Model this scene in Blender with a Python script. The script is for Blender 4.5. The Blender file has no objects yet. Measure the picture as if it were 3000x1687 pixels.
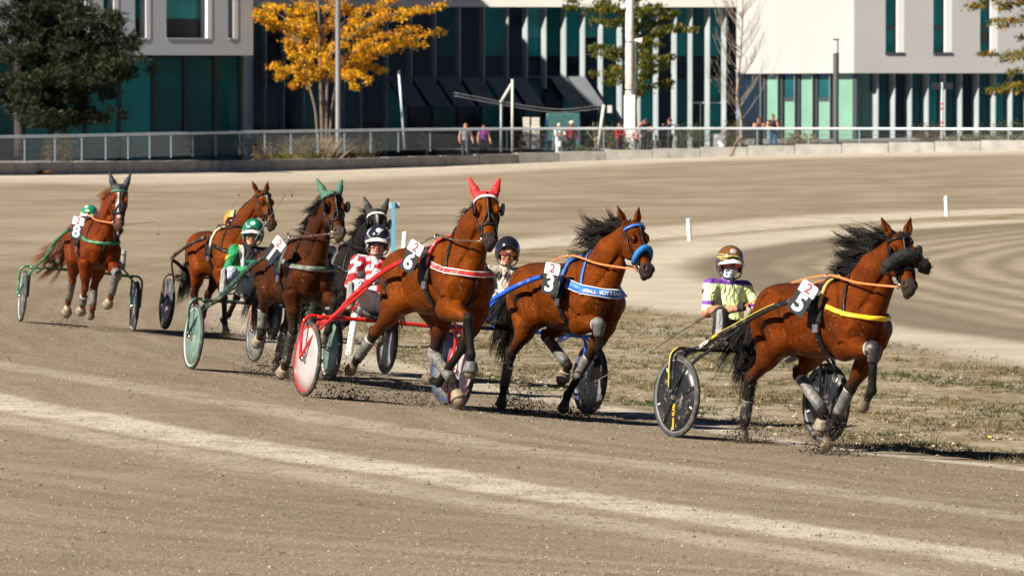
import bpy, math, random
import numpy as np
from mathutils import Vector, Matrix
R = math.radians
rng = np.random.default_rng(7)
random.seed(7)
SC = bpy.context.scene
COL = SC.collection
# ---------------------------------------------------------------- camera
EYE = 3.2
PITCH = math.atan((843.5 - 250.0) / 16000.0)
cam_d = bpy.data.cameras.new('camera')
cam_d.sensor_width = 36.0
cam_d.lens = 192.0
cam_d.clip_start = 1.0
cam_d.clip_end = 3000.0
cam_d.dof.use_dof = True
cam_d.dof.focus_distance = 54.0
cam_d.dof.aperture_fstop = 7.1
cam = bpy.data.objects.new('camera', cam_d)
COL.objects.link(cam)
cam.location = (0, 0, EYE)
cam.rotation_euler = (math.pi / 2 - PITCH, 0, 0)
SC.camera = cam
# ---------------------------------------------------------------- sky and sun
SUN_EL = 37.0
SUN_AZ = 36.0      # degrees towards the camera from due left
sx, sy = -math.cos(R(SUN_AZ)), -math.sin(R(SUN_AZ))
world = bpy.data.worlds.new('World')
SC.world = world
world.use_nodes = True
wn = world.node_tree.nodes
wl = world.node_tree.links
wn.clear()
sky = wn.new('ShaderNodeTexSky')
sky.sky_type = 'NISHITA'
sky.sun_disc = False
sky.sun_elevation = R(SUN_EL)
sky.sun_rotation = math.atan2(sx, sy)
sky.altitude = 200.0
sky.air_density = 0.2
sky.dust_density = 0.0
bg = wn.new('ShaderNodeBackground')
bg.inputs['Strength'].default_value = 0.05
wo = wn.new('ShaderNodeOutputWorld')
wl.new(sky.outputs[0], bg.inputs['Color'])
wl.new(bg.outputs[0], wo.inputs['Surface'])
sun_d = bpy.data.lights.new('sun', 'SUN')
sun_d.energy = 5.0
sun_d.angle = R(0.53)
sun_d.color = (1.0, 0.93, 0.82)
sun = bpy.data.objects.new('sun', sun_d)
COL.objects.link(sun)
to_sun = Vector((sx * math.cos(R(SUN_EL)), sy * math.cos(R(SUN_EL)), math.sin(R(SUN_EL))))
sun.rotation_euler = to_sun.to_track_quat('Z', 'Y').to_euler()
vs = SC.view_settings
vs.view_transform = 'Standard'
vs.look = 'None'
vs.exposure = 1.08
vs.gamma = 1.0
vs.use_curve_mapping = False
SC.render.engine = 'CYCLES'
SC.cycles.max_bounces = 6
SC.cycles.use_denoising = True

# ---------------------------------------------------------------- authoring helpers: photo position -> place on the ground or at a depth
FWD = np.array([0, math.cos(PITCH), -math.sin(PITCH)])
UPV = np.array([0, math.sin(PITCH), math.cos(PITCH)])
CAMP = np.array([0, 0, EYE])
def ray(px, py):
    d = FWD * 16000.0 + np.array([px - 1500.0, 0, 0]) + UPV * (843.5 - py)
    return d / d[1]
def at(px, py, Y):
    return CAMP + ray(px, py) * Y
def sm(a, b, x):
    t = np.clip((np.asarray(x, float) - a) / (b - a), 0, 1)
    return t * t * (3 - 2 * t)
class Frame:
    def __init__(s, o, th, bank, pitch=0.):
        t = R(th)
        f = np.array([math.sin(t), -math.cos(t), pitch]); f /= np.linalg.norm(f)
        l = np.array([math.cos(t), math.sin(t), -bank])
        l -= f * (l @ f)
        l /= np.linalg.norm(l)
        s.R = np.stack([f, l, np.cross(f, l)], 1)
        s.o = np.array(o, float)
    def w(s, p):
        return s.o + s.R @ np.asarray(p, float)
    def inv(s, p):
        return s.R.T @ (np.asarray(p, float) - s.o)
    def mat(s, k=1.0):
        m = np.eye(4)
        m[:3, :3] = s.R * k
        m[:3, 3] = s.o
        return Matrix(m.tolist())

# ---------------------------------------------------------------- object helpers
def tag(o, label=None, cat=None, group=None, kind=None):
    if label: o['label'] = label
    if cat: o['category'] = cat
    if group: o['group'] = group
    if kind: o['kind'] = kind
    return o
def empty(name, m=None, loc=None):
    o = bpy.data.objects.new(name, None)
    o.empty_display_size = 0.2
    COL.objects.link(o)
    if m is not None: o.matrix_world = m
    if loc is not None: o.location = loc
    return o
def link(name, me, mat=None, parent=None):
    o = bpy.data.objects.new(name, me)
    COL.objects.link(o)
    if mat is not None:
        if isinstance(mat, (list, tuple)):
            for m in mat: me.materials.append(m)
        else:
            me.materials.append(mat)
    if parent is not None: o.parent = parent
    return o
def npmesh(name, V, F, smooth=True, col=None, mi=None):
    """V (n,3), F (m,3|4) numpy arrays"""
    V = np.asarray(V, np.float32); F = np.asarray(F, np.int32)
    me = bpy.data.meshes.new(name)
    n = F.shape[1]
    me.vertices.add(len(V)); me.vertices.foreach_set('co', V.ravel())
    me.loops.add(F.size); me.loops.foreach_set('vertex_index', F.ravel())
    me.polygons.add(len(F)); me.polygons.foreach_set('loop_start', np.arange(0, F.size, n, dtype=np.int32))
    me.polygons.foreach_set('use_smooth', np.full(len(F), smooth))
    if mi is not None: me.polygons.foreach_set('material_index', np.asarray(mi, np.int32))
    me.update(calc_edges=True)
    if col is not None:
        a = me.attributes.new('col', 'FLOAT_COLOR', 'POINT')
        c = np.ones((len(V), 4), np.float32); c[:, :3] = col
        a.data.foreach_set('color', c.ravel())
    return me
class MB:
    """collects quads / tris and turns them into one mesh"""
    def __init__(s): s.v = []; s.f = []; s.n = 0
    def add(s, V, F):
        V = [tuple(map(float, p)) for p in V]
        s.v += V; s.f += [tuple(i + s.n for i in f) for f in F]; s.n += len(V)
        return s
    def box(s, lo, hi, M=None):
        (a, b, c), (d, e, f) = lo, hi
        V = [(a,b,c),(d,b,c),(d,e,c),(a,e,c),(a,b,f),(d,b,f),(d,e,f),(a,e,f)]
        if M is not None: V = [tuple(M @ Vector(p)) for p in V]
        return s.add(V, [(0,3,2,1),(4,5,6,7),(0,1,5,4),(1,2,6,5),(2,3,7,6),(3,0,4,7)])
    def bar(s, a, b, w, d, up=(0,0,1)):
        """rectangular bar from a to b"""
        a = np.array(a, float); b = np.array(b, float); t = b - a; t /= np.linalg.norm(t)
        u = np.array(up, float); x = np.cross(t, u)
        if np.linalg.norm(x) < 1e-5: x = np.cross(t, (1, 0, 0))
        x /= np.linalg.norm(x); y = np.cross(x, t)
        V = [p + sx_ * x * w / 2 + sy_ * y * d / 2 for p in (a, b) for sx_, sy_ in ((-1,-1),(1,-1),(1,1),(-1,1))]
        return s.add(V, [(0,3,2,1),(4,5,6,7),(0,1,5,4),(1,2,6,5),(2,3,7,6),(3,0,4,7)])
    def tube(s, pts, r, n=8, caps=True):
        P = np.array(pts, float); m = len(P)
        rr = np.full(m, r) if np.isscalar(r) else np.array(r, float)
        T = np.gradient(P, axis=0); T /= np.linalg.norm(T, axis=1)[:, None] + 1e-9
        u = np.array([0, 0, 1.0]) if abs(T[0][2]) < .9 else np.array([1.0, 0, 0])
        V = []
        for i in range(m):
            x = np.cross(T[i], u); x /= np.linalg.norm(x) + 1e-9; y = np.cross(x, T[i]); u = y
            for k in range(n):
                a = 2 * math.pi * k / n
                V.append(P[i] + rr[i] * (math.cos(a) * x + math.sin(a) * y))
        F = [(i*n+k, i*n+(k+1) % n, (i+1)*n+(k+1) % n, (i+1)*n+k) for i in range(m-1) for k in range(n)]
        if caps:
            F += [tuple(range(n))[::-1], tuple((m-1)*n + k for k in range(n))]
        return s.add(V, F)
    def lathe(s, prof, n=24, M=None):
        """prof: (r, z) pairs about z"""
        V = []
        for r, z in prof:
            for k in range(n):
                a = 2 * math.pi * k / n
                V.append((r*math.cos(a), r*math.sin(a), z))
        m = len(prof)
        if M is not None: V = [tuple(M @ Vector(p)) for p in V]
        return s.add(V, [(i*n+k, i*n+(k+1) % n, (i+1)*n+(k+1) % n, (i+1)*n+k) for i in range(m-1) for k in range(n)])
    def ribbon(s, P, N, w, t, closed=False):
        """strap lying on a surface: centre points, outward normals, width, thickness"""
        P = np.array(P, float); N = np.array(N, float); m = len(P)
        T = np.roll(P, -1, 0) - np.roll(P, 1, 0) if closed else np.gradient(P, axis=0)
        T /= np.linalg.norm(T, axis=1)[:, None] + 1e-9
        N = N - T * (N * T).sum(1)[:, None]; N /= np.linalg.norm(N, axis=1)[:, None] + 1e-9
        B = np.cross(N, T)
        ww = (np.full(m, w) if np.isscalar(w) else np.array(w))[:, None]
        V = np.stack([P - B*ww/2, P + B*ww/2, P + B*ww/2*.92 + N*t, P - B*ww/2*.92 + N*t], 1).reshape(-1, 3)
        F = []
        for i in range(m if closed else m - 1):
            j = (i + 1) % m
            for k in range(4): F.append((i*4+k, i*4+(k+1) % 4, j*4+(k+1) % 4, j*4+k))
        if not closed: F += [(3,2,1,0), tuple((m-1)*4+k for k in range(4))]
        return s.add(V, F)
    def build(s, name, mat, parent=None, smooth=False, bevel=0):
        me = bpy.data.meshes.new(name)
        me.from_pydata(s.v, [], s.f)
        if smooth: me.polygons.foreach_set('use_smooth', [True]*len(me.polygons))
        me.update()
        o = link(name, me, mat, parent)
        if bevel:
            b = o.modifiers.new('bevel', 'BEVEL'); b.width = bevel; b.segments = 2; b.limit_method = 'ANGLE'
        return o
def spline(pts, n=8):
    """Catmull-Rom through pts"""
    P = np.array(pts, float); Q = np.vstack([2*P[0]-P[1], P, 2*P[-1]-P[-2]]); out = []
    for i in range(1, len(Q)-2):
        for k in range(n):
            t = k/n; a, b, c, d = Q[i-1], Q[i], Q[i+1], Q[i+2]
            out.append(.5*((2*b)+(-a+c)*t+(2*a-5*b+4*c-d)*t*t+(-a+3*b-3*c+d)*t**3))
    out.append(P[-1])
    return np.array(out)

# ---------------------------------------------------------------- materials
def srgb(*c):
    c = [x/255.0 for x in c]
    return tuple(x/12.92 if x <= .04045 else ((x+.055)/1.055)**2.4 for x in c)
MATS = {}
def mat(name, col, rough=.5, metal=0., spec=.5, coat=0., noise=0., nscale=8., bump=0., bscale=40., dirt=None, dirt_amt=0., dirt_scale=14., sheen=0., emit=None):
    if name in MATS: return MATS[name]
    m = bpy.data.materials.new(name); m.use_nodes = True
    nt = m.node_tree; N = nt.nodes; L = nt.links
    b = N['Principled BSDF']
    b.inputs['Base Color'].default_value = (*col, 1)
    b.inputs['Roughness'].default_value = rough
    b.inputs['Metallic'].default_value = metal
    b.inputs['Specular IOR Level'].default_value = spec
    b.inputs['Coat Weight'].default_value = coat
    b.inputs['Sheen Weight'].default_value = sheen
    tc = N.new('ShaderNodeTexCoord')
    src = None
    if noise:
        t = N.new('ShaderNodeTexNoise'); t.inputs['Scale'].default_value = nscale; t.inputs['Detail'].default_value = 5
        L.new(tc.outputs['Object'], t.inputs['Vector'])
        mp = N.new('ShaderNodeMapRange'); mp.inputs['From Min'].default_value = .3; mp.inputs['From Max'].default_value = .7
        mp.inputs['To Min'].default_value = 1-noise; mp.inputs['To Max'].default_value = 1+noise
        L.new(t.outputs[0], mp.inputs[0])
        mx = N.new('ShaderNodeMix'); mx.data_type = 'RGBA'; mx.blend_type = 'MULTIPLY'; mx.inputs[0].default_value = 1
        mx.inputs[6].default_value = (*col, 1)
        L.new(mp.outputs[0], mx.inputs[7]); src = mx.outputs[2]
        L.new(src, b.inputs['Base Color'])
    if dirt_amt:
        t = N.new('ShaderNodeTexNoise'); t.inputs['Scale'].default_value = dirt_scale; t.inputs['Detail'].default_value = 8; t.inputs['Roughness'].default_value = .7
        L.new(tc.outputs['Object'], t.inputs['Vector'])
        rp = N.new('ShaderNodeMapRange'); rp.inputs['From Min'].default_value = .62-.25*dirt_amt; rp.inputs['From Max'].default_value = .72-.2*dirt_amt
        rp.inputs['To Max'].default_value = .85
        L.new(t.outputs[0], rp.inputs[0])
        mx = N.new('ShaderNodeMix'); mx.data_type = 'RGBA'
        mx.inputs[6].default_value = (*col, 1); mx.inputs[7].default_value = (*(dirt or (.30, .26, .21)), 1)
        if src: L.new(src, mx.inputs[6])
        L.new(rp.outputs[0], mx.inputs[0]); L.new(mx.outputs[2], b.inputs['Base Color'])
    if bump:
        t = N.new('ShaderNodeTexNoise'); t.inputs['Scale'].default_value = bscale; t.inputs['Detail'].default_value = 4
        L.new(tc.outputs['Object'], t.inputs['Vector'])
        bp = N.new('ShaderNodeBump'); bp.inputs['Strength'].default_value = bump; bp.inputs['Distance'].default_value = .02
        L.new(t.outputs[0], bp.inputs['Height']); L.new(bp.outputs[0], b.inputs['Normal'])
    if emit:
        b.inputs['Emission Color'].default_value = (*col, 1); b.inputs['Emission Strength'].default_value = emit
    MATS[name] = m
    return m
LEATHER = lambda: mat('black_leather', (.006, .006, .007), .45, spec=.3, dirt_amt=.22, dirt=(.13, .115, .095), dirt_scale=22)
STEEL = lambda: mat('polished_steel', (.62, .63, .65), .25, 1.0)

# ---------------------------------------------------------------- signed-distance modelling of bodies
class SDF:
    def __init__(s, lo, hi, h):
        s.lo = np.array(lo, float); s.h = h
        s.n = np.ceil((np.array(hi) - s.lo) / h).astype(int) + 1
        s.ax = [s.lo[i] + h*np.arange(s.n[i]) for i in range(3)]
        s.V = np.full(s.n, .6, np.float32); s.T = np.zeros(s.n, np.uint8)
    def _sl(s, lo, hi):
        a = np.clip(np.floor((np.array(lo) - s.lo)/s.h).astype(int), 0, s.n)
        b = np.clip(np.ceil((np.array(hi) - s.lo)/s.h).astype(int)+1, 0, s.n)
        return tuple(slice(a[i], b[i]) for i in range(3))
    def _apply(s, sl, d, k, tg, sub):
        v = s.V[sl]
        if sub:
            d = -d; h = np.clip(.5 - .5*(v-d)/k, 0, 1)
            s.V[sl] = v*(1-h) + d*h + k*h*(1-h)
            if tg is not None: s.T[sl] = np.where(d > v, tg, s.T[sl])
        else:
            if tg is not None: s.T[sl] = np.where(d < v, tg, s.T[sl])
            h = np.clip(.5 + .5*(v-d)/k, 0, 1)
            s.V[sl] = v*(1-h) + d*h - k*h*(1-h)
    def _g(s, sl):
        return (s.ax[0][sl[0]][:, None, None], s.ax[1][sl[1]][None, :, None], s.ax[2][sl[2]][None, None, :])
    def rc(s, a, b, ra, rb, k=.03, tg=0, sq=None, sub=False):
        """tapered limb a->b; sq = (axis, factor) flattens it"""
        a = np.array(a, float); b = np.array(b, float)
        m = max(ra, rb) + k + 2*s.h
        sl = s._sl(np.minimum(a, b) - m, np.maximum(a, b) + m)
        X, Y, Z = s._g(sl)
        q = [X - a[0], Y - a[1], Z - a[2]]; ab = b - a; f = 1.
        if sq is not None:
            n = np.array(sq[0], float); n /= np.linalg.norm(n); f = sq[1]
            w = (q[0]*n[0] + q[1]*n[1] + q[2]*n[2])*(1/f - 1)
            q = [q[i] + n[i]*w for i in range(3)]
            ab = ab + n*(ab @ n)*(1/f - 1)
        L2 = ab @ ab + 1e-9
        t = np.clip((q[0]*ab[0] + q[1]*ab[1] + q[2]*ab[2])/L2, 0, 1)
        d = np.sqrt((q[0]-t*ab[0])**2 + (q[1]-t*ab[1])**2 + (q[2]-t*ab[2])**2) - (ra + t*(rb-ra))
        s._apply(sl, d*min(1, f), k, tg, sub)
    def el(s, c, r, k=.03, tg=0, M=None, sub=False):
        """ellipsoid; columns of M are its axes"""
        c = np.array(c, float); r = np.array(r, float); m = max(r) + k + 2*s.h
        sl = s._sl(c - m, c + m); X, Y, Z = s._g(sl)
        q = [X - c[0], Y - c[1], Z - c[2]]
        if M is not None:
            M = np.array(M); q = [q[0]*M[0, i] + q[1]*M[1, i] + q[2]*M[2, i] for i in range(3)]
        k0 = np.sqrt(sum((q[i]/r[i])**2 for i in range(3))); k1 = np.sqrt(sum((q[i]/r[i]**2)**2 for i in range(3)))
        s._apply(sl, k0*(k0-1)/(k1+1e-6), k, tg, sub)
    def sample(s, P):
        P = np.asarray(P, float); g = (P - s.lo)/s.h
        g = np.clip(g, 0, s.n - 1.001); i = g.astype(int); f = g - i; out = 0
        for a in (0, 1):
            for b in (0, 1):
                for c in (0, 1):
                    w = (f[..., 0] if a else 1-f[..., 0])*(f[..., 1] if b else 1-f[..., 1])*(f[..., 2] if c else 1-f[..., 2])
                    out = out + w*s.V[i[..., 0]+a, i[..., 1]+b, i[..., 2]+c]
        return out
    def grad(s, P):
        e = s.h*1.5; P = np.asarray(P, float)
        G = np.stack([s.sample(P + e*d) - s.sample(P - e*d) for d in np.eye(3)], -1)
        return G/(np.linalg.norm(G, axis=-1)[..., None] + 1e-9)
    def cast(s, O, D, tmax=.6, off=.004, t0=0.):
        """march from inside outwards until the skin; returns points and normals"""
        D = np.array(D, float); D /= np.linalg.norm(D, axis=-1)[..., None]
        O = np.broadcast_to(np.array(O, float), D.shape).copy(); t = np.full(len(D), t0); live = np.ones(len(D), bool)
        while live.any():
            v = s.sample(O + D*t[:, None]); live &= (v < off) & (t < tmax)
            t[live] += .004
        P = O + D*t[:, None]
        return P, s.grad(P)
    def mesh(s):
        V = s.V; S = V < 0; nx, ny, nz = S.shape
        cnt = sum(S[a:nx-1+a, b:ny-1+b, c:nz-1+c].astype(np.int8) for a in (0, 1) for b in (0, 1) for c in (0, 1))
        act = (cnt > 0) & (cnt < 8)
        I, J, K = np.nonzero(act); idx = np.full(act.shape, -1, np.int32); idx[I, J, K] = np.arange(len(I))
        acc = np.zeros((len(I), 3)); num = np.zeros(len(I))
        cor = [(a, b, c) for a in (0, 1) for b in (0, 1) for c in (0, 1)]
        for p in cor:
            for ax in range(3):
                if p[ax]: continue
                q = list(p); q[ax] = 1
                v0 = V[I+p[0], J+p[1], K+p[2]]; v1 = V[I+q[0], J+q[1], K+q[2]]
                m = (v0 < 0) != (v1 < 0); t = np.where(m, v0/(v0 - v1 + 1e-12), 0)
                for d in range(3):
                    acc[:, d] += np.where(m, p[d] + (t if d == ax else 0), 0)
                num += m
        P = acc/num[:, None] + np.stack([I, J, K], 1)
        W = P*s.h + s.lo
        Fs = []
        for ax in range(3):
            a0 = [slice(None)]*3; a1 = [slice(None)]*3; a0[ax] = slice(0, -1); a1[ax] = slice(1, None)
            s0 = S[tuple(a0)]; df = s0 != S[tuple(a1)]
            i, j, k = np.nonzero(df); c = [i, j, k]; u, v = (ax+1) % 3, (ax+2) % 3
            ok = (c[u] > 0) & (c[v] > 0) & (c[u] < s.n[u]-1) & (c[v] < s.n[v]-1)
            i, j, k = i[ok], j[ok], k[ok]; c = [i, j, k]; q = []
            for du, dv in ((-1, -1), (0, -1), (0, 0), (-1, 0)):
                e = [x.copy() for x in c]; e[u] += du; e[v] += dv; q.append(idx[e[0], e[1], e[2]])
            Q = np.stack(q, 1); fl = ~s0[i, j, k]; Q[fl] = Q[fl][:, ::-1]
            Fs.append(Q)
        F = np.vstack(Fs)
        n = np.rint(P).astype(int); tg = s.T[np.clip(n[:, 0], 0, nx-1), np.clip(n[:, 1], 0, ny-1), np.clip(n[:, 2], 0, nz-1)]
        return W, F, tg
def relax(F, A, it):
    """smooth per-vertex values along mesh edges"""
    E = np.vstack([F[:, [0, 1]], F[:, [1, 2]], F[:, [2, 3]], F[:, [3, 0]]]); n = len(A)
    deg = np.bincount(E.ravel(), minlength=n)[:, None] + 1e-9
    for _ in range(it):
        B = np.zeros_like(A)
        for d in range(A.shape[1]):
            B[:, d] = np.bincount(E[:, 0], A[E[:, 1], d], n) + np.bincount(E[:, 1], A[E[:, 0], d], n)
        A = .4*A + .6*B/deg
    return A
def strands(S, nseg=6, r0=.005, r1=.0008):
    """S: (n, m, 3) polylines -> thin three-sided tapering tubes"""
    S = np.asarray(S, float); n, m, _ = S.shape
    T = np.gradient(S, axis=1); T /= np.linalg.norm(T, axis=2)[..., None] + 1e-9
    X = np.cross(T, np.array([.3, .5, .8])); X /= np.linalg.norm(X, axis=2)[..., None] + 1e-9; Y = np.cross(X, T)
    rr = np.linspace(1, 0, m)[None, :, None]**.7*(r0-r1) + r1
    V = np.stack([S + rr*(math.cos(a)*X + math.sin(a)*Y) for a in (0, 2.094, 4.189)], 2).reshape(-1, 3)
    b = (np.arange(n)[:, None, None]*m + np.arange(m-1)[None, :, None])*3; k = np.arange(3)[None, None, :]
    F = np.stack([b + k, b + (k+1) % 3, b + 3 + (k+1) % 3, b + 3 + k], -1).reshape(-1, 4)
    return V, F
def text_mesh(txt, size, parent, M, material, name='lettering', bold=.0, ext=.001, squeeze=1.):
    c = bpy.data.curves.new(name, 'FONT'); c.body = txt; c.size = size; c.extrude = ext; c.offset = bold
    c.align_x = 'CENTER'; c.align_y = 'CENTER'; c.resolution_u = 3
    o = bpy.data.objects.new(name, c)
    COL.objects.link(o)
    dg = bpy.context.evaluated_depsgraph_get()
    me = bpy.data.meshes.new_from_object(o.evaluated_get(dg))
    bpy.data.objects.remove(o)
    me.transform(M @ Matrix.Diagonal((squeeze, 1, 1, 1))); me.materials.clear()
    return link(name, me, material, parent)

# ================================================================ where each team runs (axle over the ground, heading, bank)
SUL = {'5': (2196, 1291, 49.8, 31, .07), '3': (1512, 1200, 56., 26, .09), '6': (1115, 1180, 54.6, 22, .10), '1': (761, 1101, 62., 19, .10),
       'h': (935, 1078, 65., 19, .10), 'g': (640, 979, 80., 19, .10), '8': (224, 958, 79., 12, .10)}
SF = {k: Frame(at(v[0], v[1], v[2]), v[3], v[4]) for k, v in SUL.items()}
HTH = {'5': 38, '3': 36, '6': 31, '1': 23, 'h': 24, 'g': 27, '8': 17}
HWI = {'5': (2478, 817), '3': (1717, 758), '6': (1330, 700), '1': (893, 701), 'h': (1040, 715), 'g': (672, 669), '8': (290, 638)}
HK = {'5': 1., '3': 1., '6': 1.03, '1': 1., 'h': .98, 'g': 1., '8': 1.03}
HF = {}
for k in HWI:
    f = Frame((0, 0, 0), HTH[k], SUL[k][4]*.6, {'6': .08, '1': .09, '5': .03, '3': .03, 'g': .03}.get(k, .02))
    f.o = at(*HWI[k], SUL[k][2] - 1.62*math.cos(R(HTH[k]))) - f.R @ np.array([.28, 0, 1.52*HK[k]])
    HF[k] = f
# ================================================================ terrain
def gz0(x, y):
    xc = np.interp(y, [40, 45, 49.8, 54.6, 62, 79, 100], [4.2, 3.2, 2.17, -1., -2.7, -6., -8.])
    base = np.interp(y, [30, 50, 55, 62, 66, 80, 100, 140, 200], [0, -.02, -.02, -.1, -.15, -.34, -.35, -.15, 0])
    b = np.interp(y, [30, 48, 55, 85, 110, 140], [.05, .07, .09, .10, .05, 0])
    return base - b*3*np.tanh((x - xc)/3)
_CX = np.array([-19.5, -16., -11.5, -7.2, -2.9, 2.9, 12.6, 21.8, 30.]); _CD = np.array([196., 203., 216., 225., 232., 236., 236., 233., 230.])
_CPY = np.array([515, 512, 505, 498, 488, 473, 453, 440, 430.]); _CZ = 3.2 - (_CPY - 250)/16000*_CD
def gfar(x, y): return np.interp(x, _CX, _CZ)*sm(120, 225, y)
_res = []
for k in SF:
    for yl in (-.82, 0, .82):
        p = SF[k].w((0, yl, 0)); _res.append((p[0], p[1], p[2] - gz0(p[0], p[1])))
_res = np.array(_res)
def gz(x, y):
    x = np.asarray(x, float); y = np.asarray(y, float)
    d = np.exp(-((x[..., None]-_res[:, 0])**2 + (.5*(y[..., None]-_res[:, 1]))**2)/(2*.9**2))
    return gz0(x, y) + gfar(x, y) + (d*_res[:, 2]).sum(-1)/(d.sum(-1) + .25)
def gnd(px, py):
    """photo position -> point on the terrain"""
    r = ray(px, py); Y = EYE/(-r[2])
    for _ in range(12):
        P = CAMP + r*Y; Y = (EYE - float(gz(P[0], P[1])))/(-r[2])
    P = CAMP + r*Y; P[2] = float(gz(P[0], P[1]))
    return P
def poly(pts): return np.array([gnd(*p)[:2] for p in pts])
def seg_dist(X, Y, L):
    """distance to a polyline, in metres"""
    d = np.full(X.shape, 1e9)
    for a, b in zip(L[:-1], L[1:]):
        ab = b - a; t = np.clip(((X-a[0])*ab[0] + (Y-a[1])*ab[1])/(ab@ab + 1e-9), 0, 1)
        d = np.minimum(d, np.hypot(X-a[0]-t*ab[0], Y-a[1]-t*ab[1]))
    return d
def inside(X, Y, L):
    c = np.zeros(X.shape, bool); n = len(L)
    for i in range(n):
        x1, y1 = L[i]; x2, y2 = L[(i+1) % n]
        c ^= ((y1 > Y) != (y2 > Y)) & (X < (x2-x1)*(Y-y1)/(y2-y1+1e-12) + x1)
    return c
def region(X, Y, L, soft):
    d = seg_dist(X, Y, np.vstack([L, L[:1]])); d = np.where(inside(X, Y, L), d, -d)
    return sm(-soft, soft, d)
# curves of the place
CURB = np.stack([_CX, _CD], 1)
_unused = ([(-400, 515), (0, 512), (252, 511), (454, 505), (706, 498), (1009, 491), (1300, 483), (1700, 470), (2356, 453), (3000, 440), (3500, 430)])
EDGE_FAR = [(3500, 606), (3000, 622), (2659, 636), (2356, 658), (2023, 684), (1700, 712), (1521, 722), (1400, 738), (1200, 775), (1000, 825), (860, 890), (835, 940), (900, 1000)]
EDGE_NEAR = [(1043, 1052), (1250, 1108), (1500, 1152), (1750, 1192), (2060, 1247), (2400, 1308), (2700, 1342), (3000, 1372), (3500, 1432)]
INFIELD = poly(EDGE_FAR + EDGE_NEAR)
EDGE = INFIELD.copy()
PATH = poly([(3500, 628), (3000, 642), (2659, 655), (2356, 672), (2100, 693), (1930, 712), (1790, 745), (1640, 800), (1700, 880), (1900, 905), (2200, 950), (2620, 1012), (3000, 1078), (3500, 1160)])
INNER = poly([(3500, 632), (3000, 651), (2659, 672), (2356, 703), (2154, 733), (2040, 758), (1998, 783), (2053, 819), (2250, 873), (2610, 955), (3000, 1003), (3500, 1075)])
LINE1 = poly([(-300, 1110), (0, 1180), (291, 1230), (524, 1275), (699, 1304), (990, 1350), (1281, 1391), (1500, 1430), (1849, 1482), (2141, 1523), (2490, 1576), (2840, 1622), (3000, 1651), (3400, 1710)])
LINE2 = poly([(-300, 1020), (0, 1069), (233, 1104), (524, 1156), (815, 1203), (990, 1232), (1281, 1279), (1500, 1313), (1791, 1348), (2141, 1395), (2490, 1447), (3000, 1517), (3400, 1570)])
LINE3 = poly([(-300, 1170), (0, 1232), (349, 1296), (757, 1366), (990, 1401), (1500, 1488), (1849, 1546), (2141, 1593), (2490, 1651), (2900, 1720)])

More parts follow.
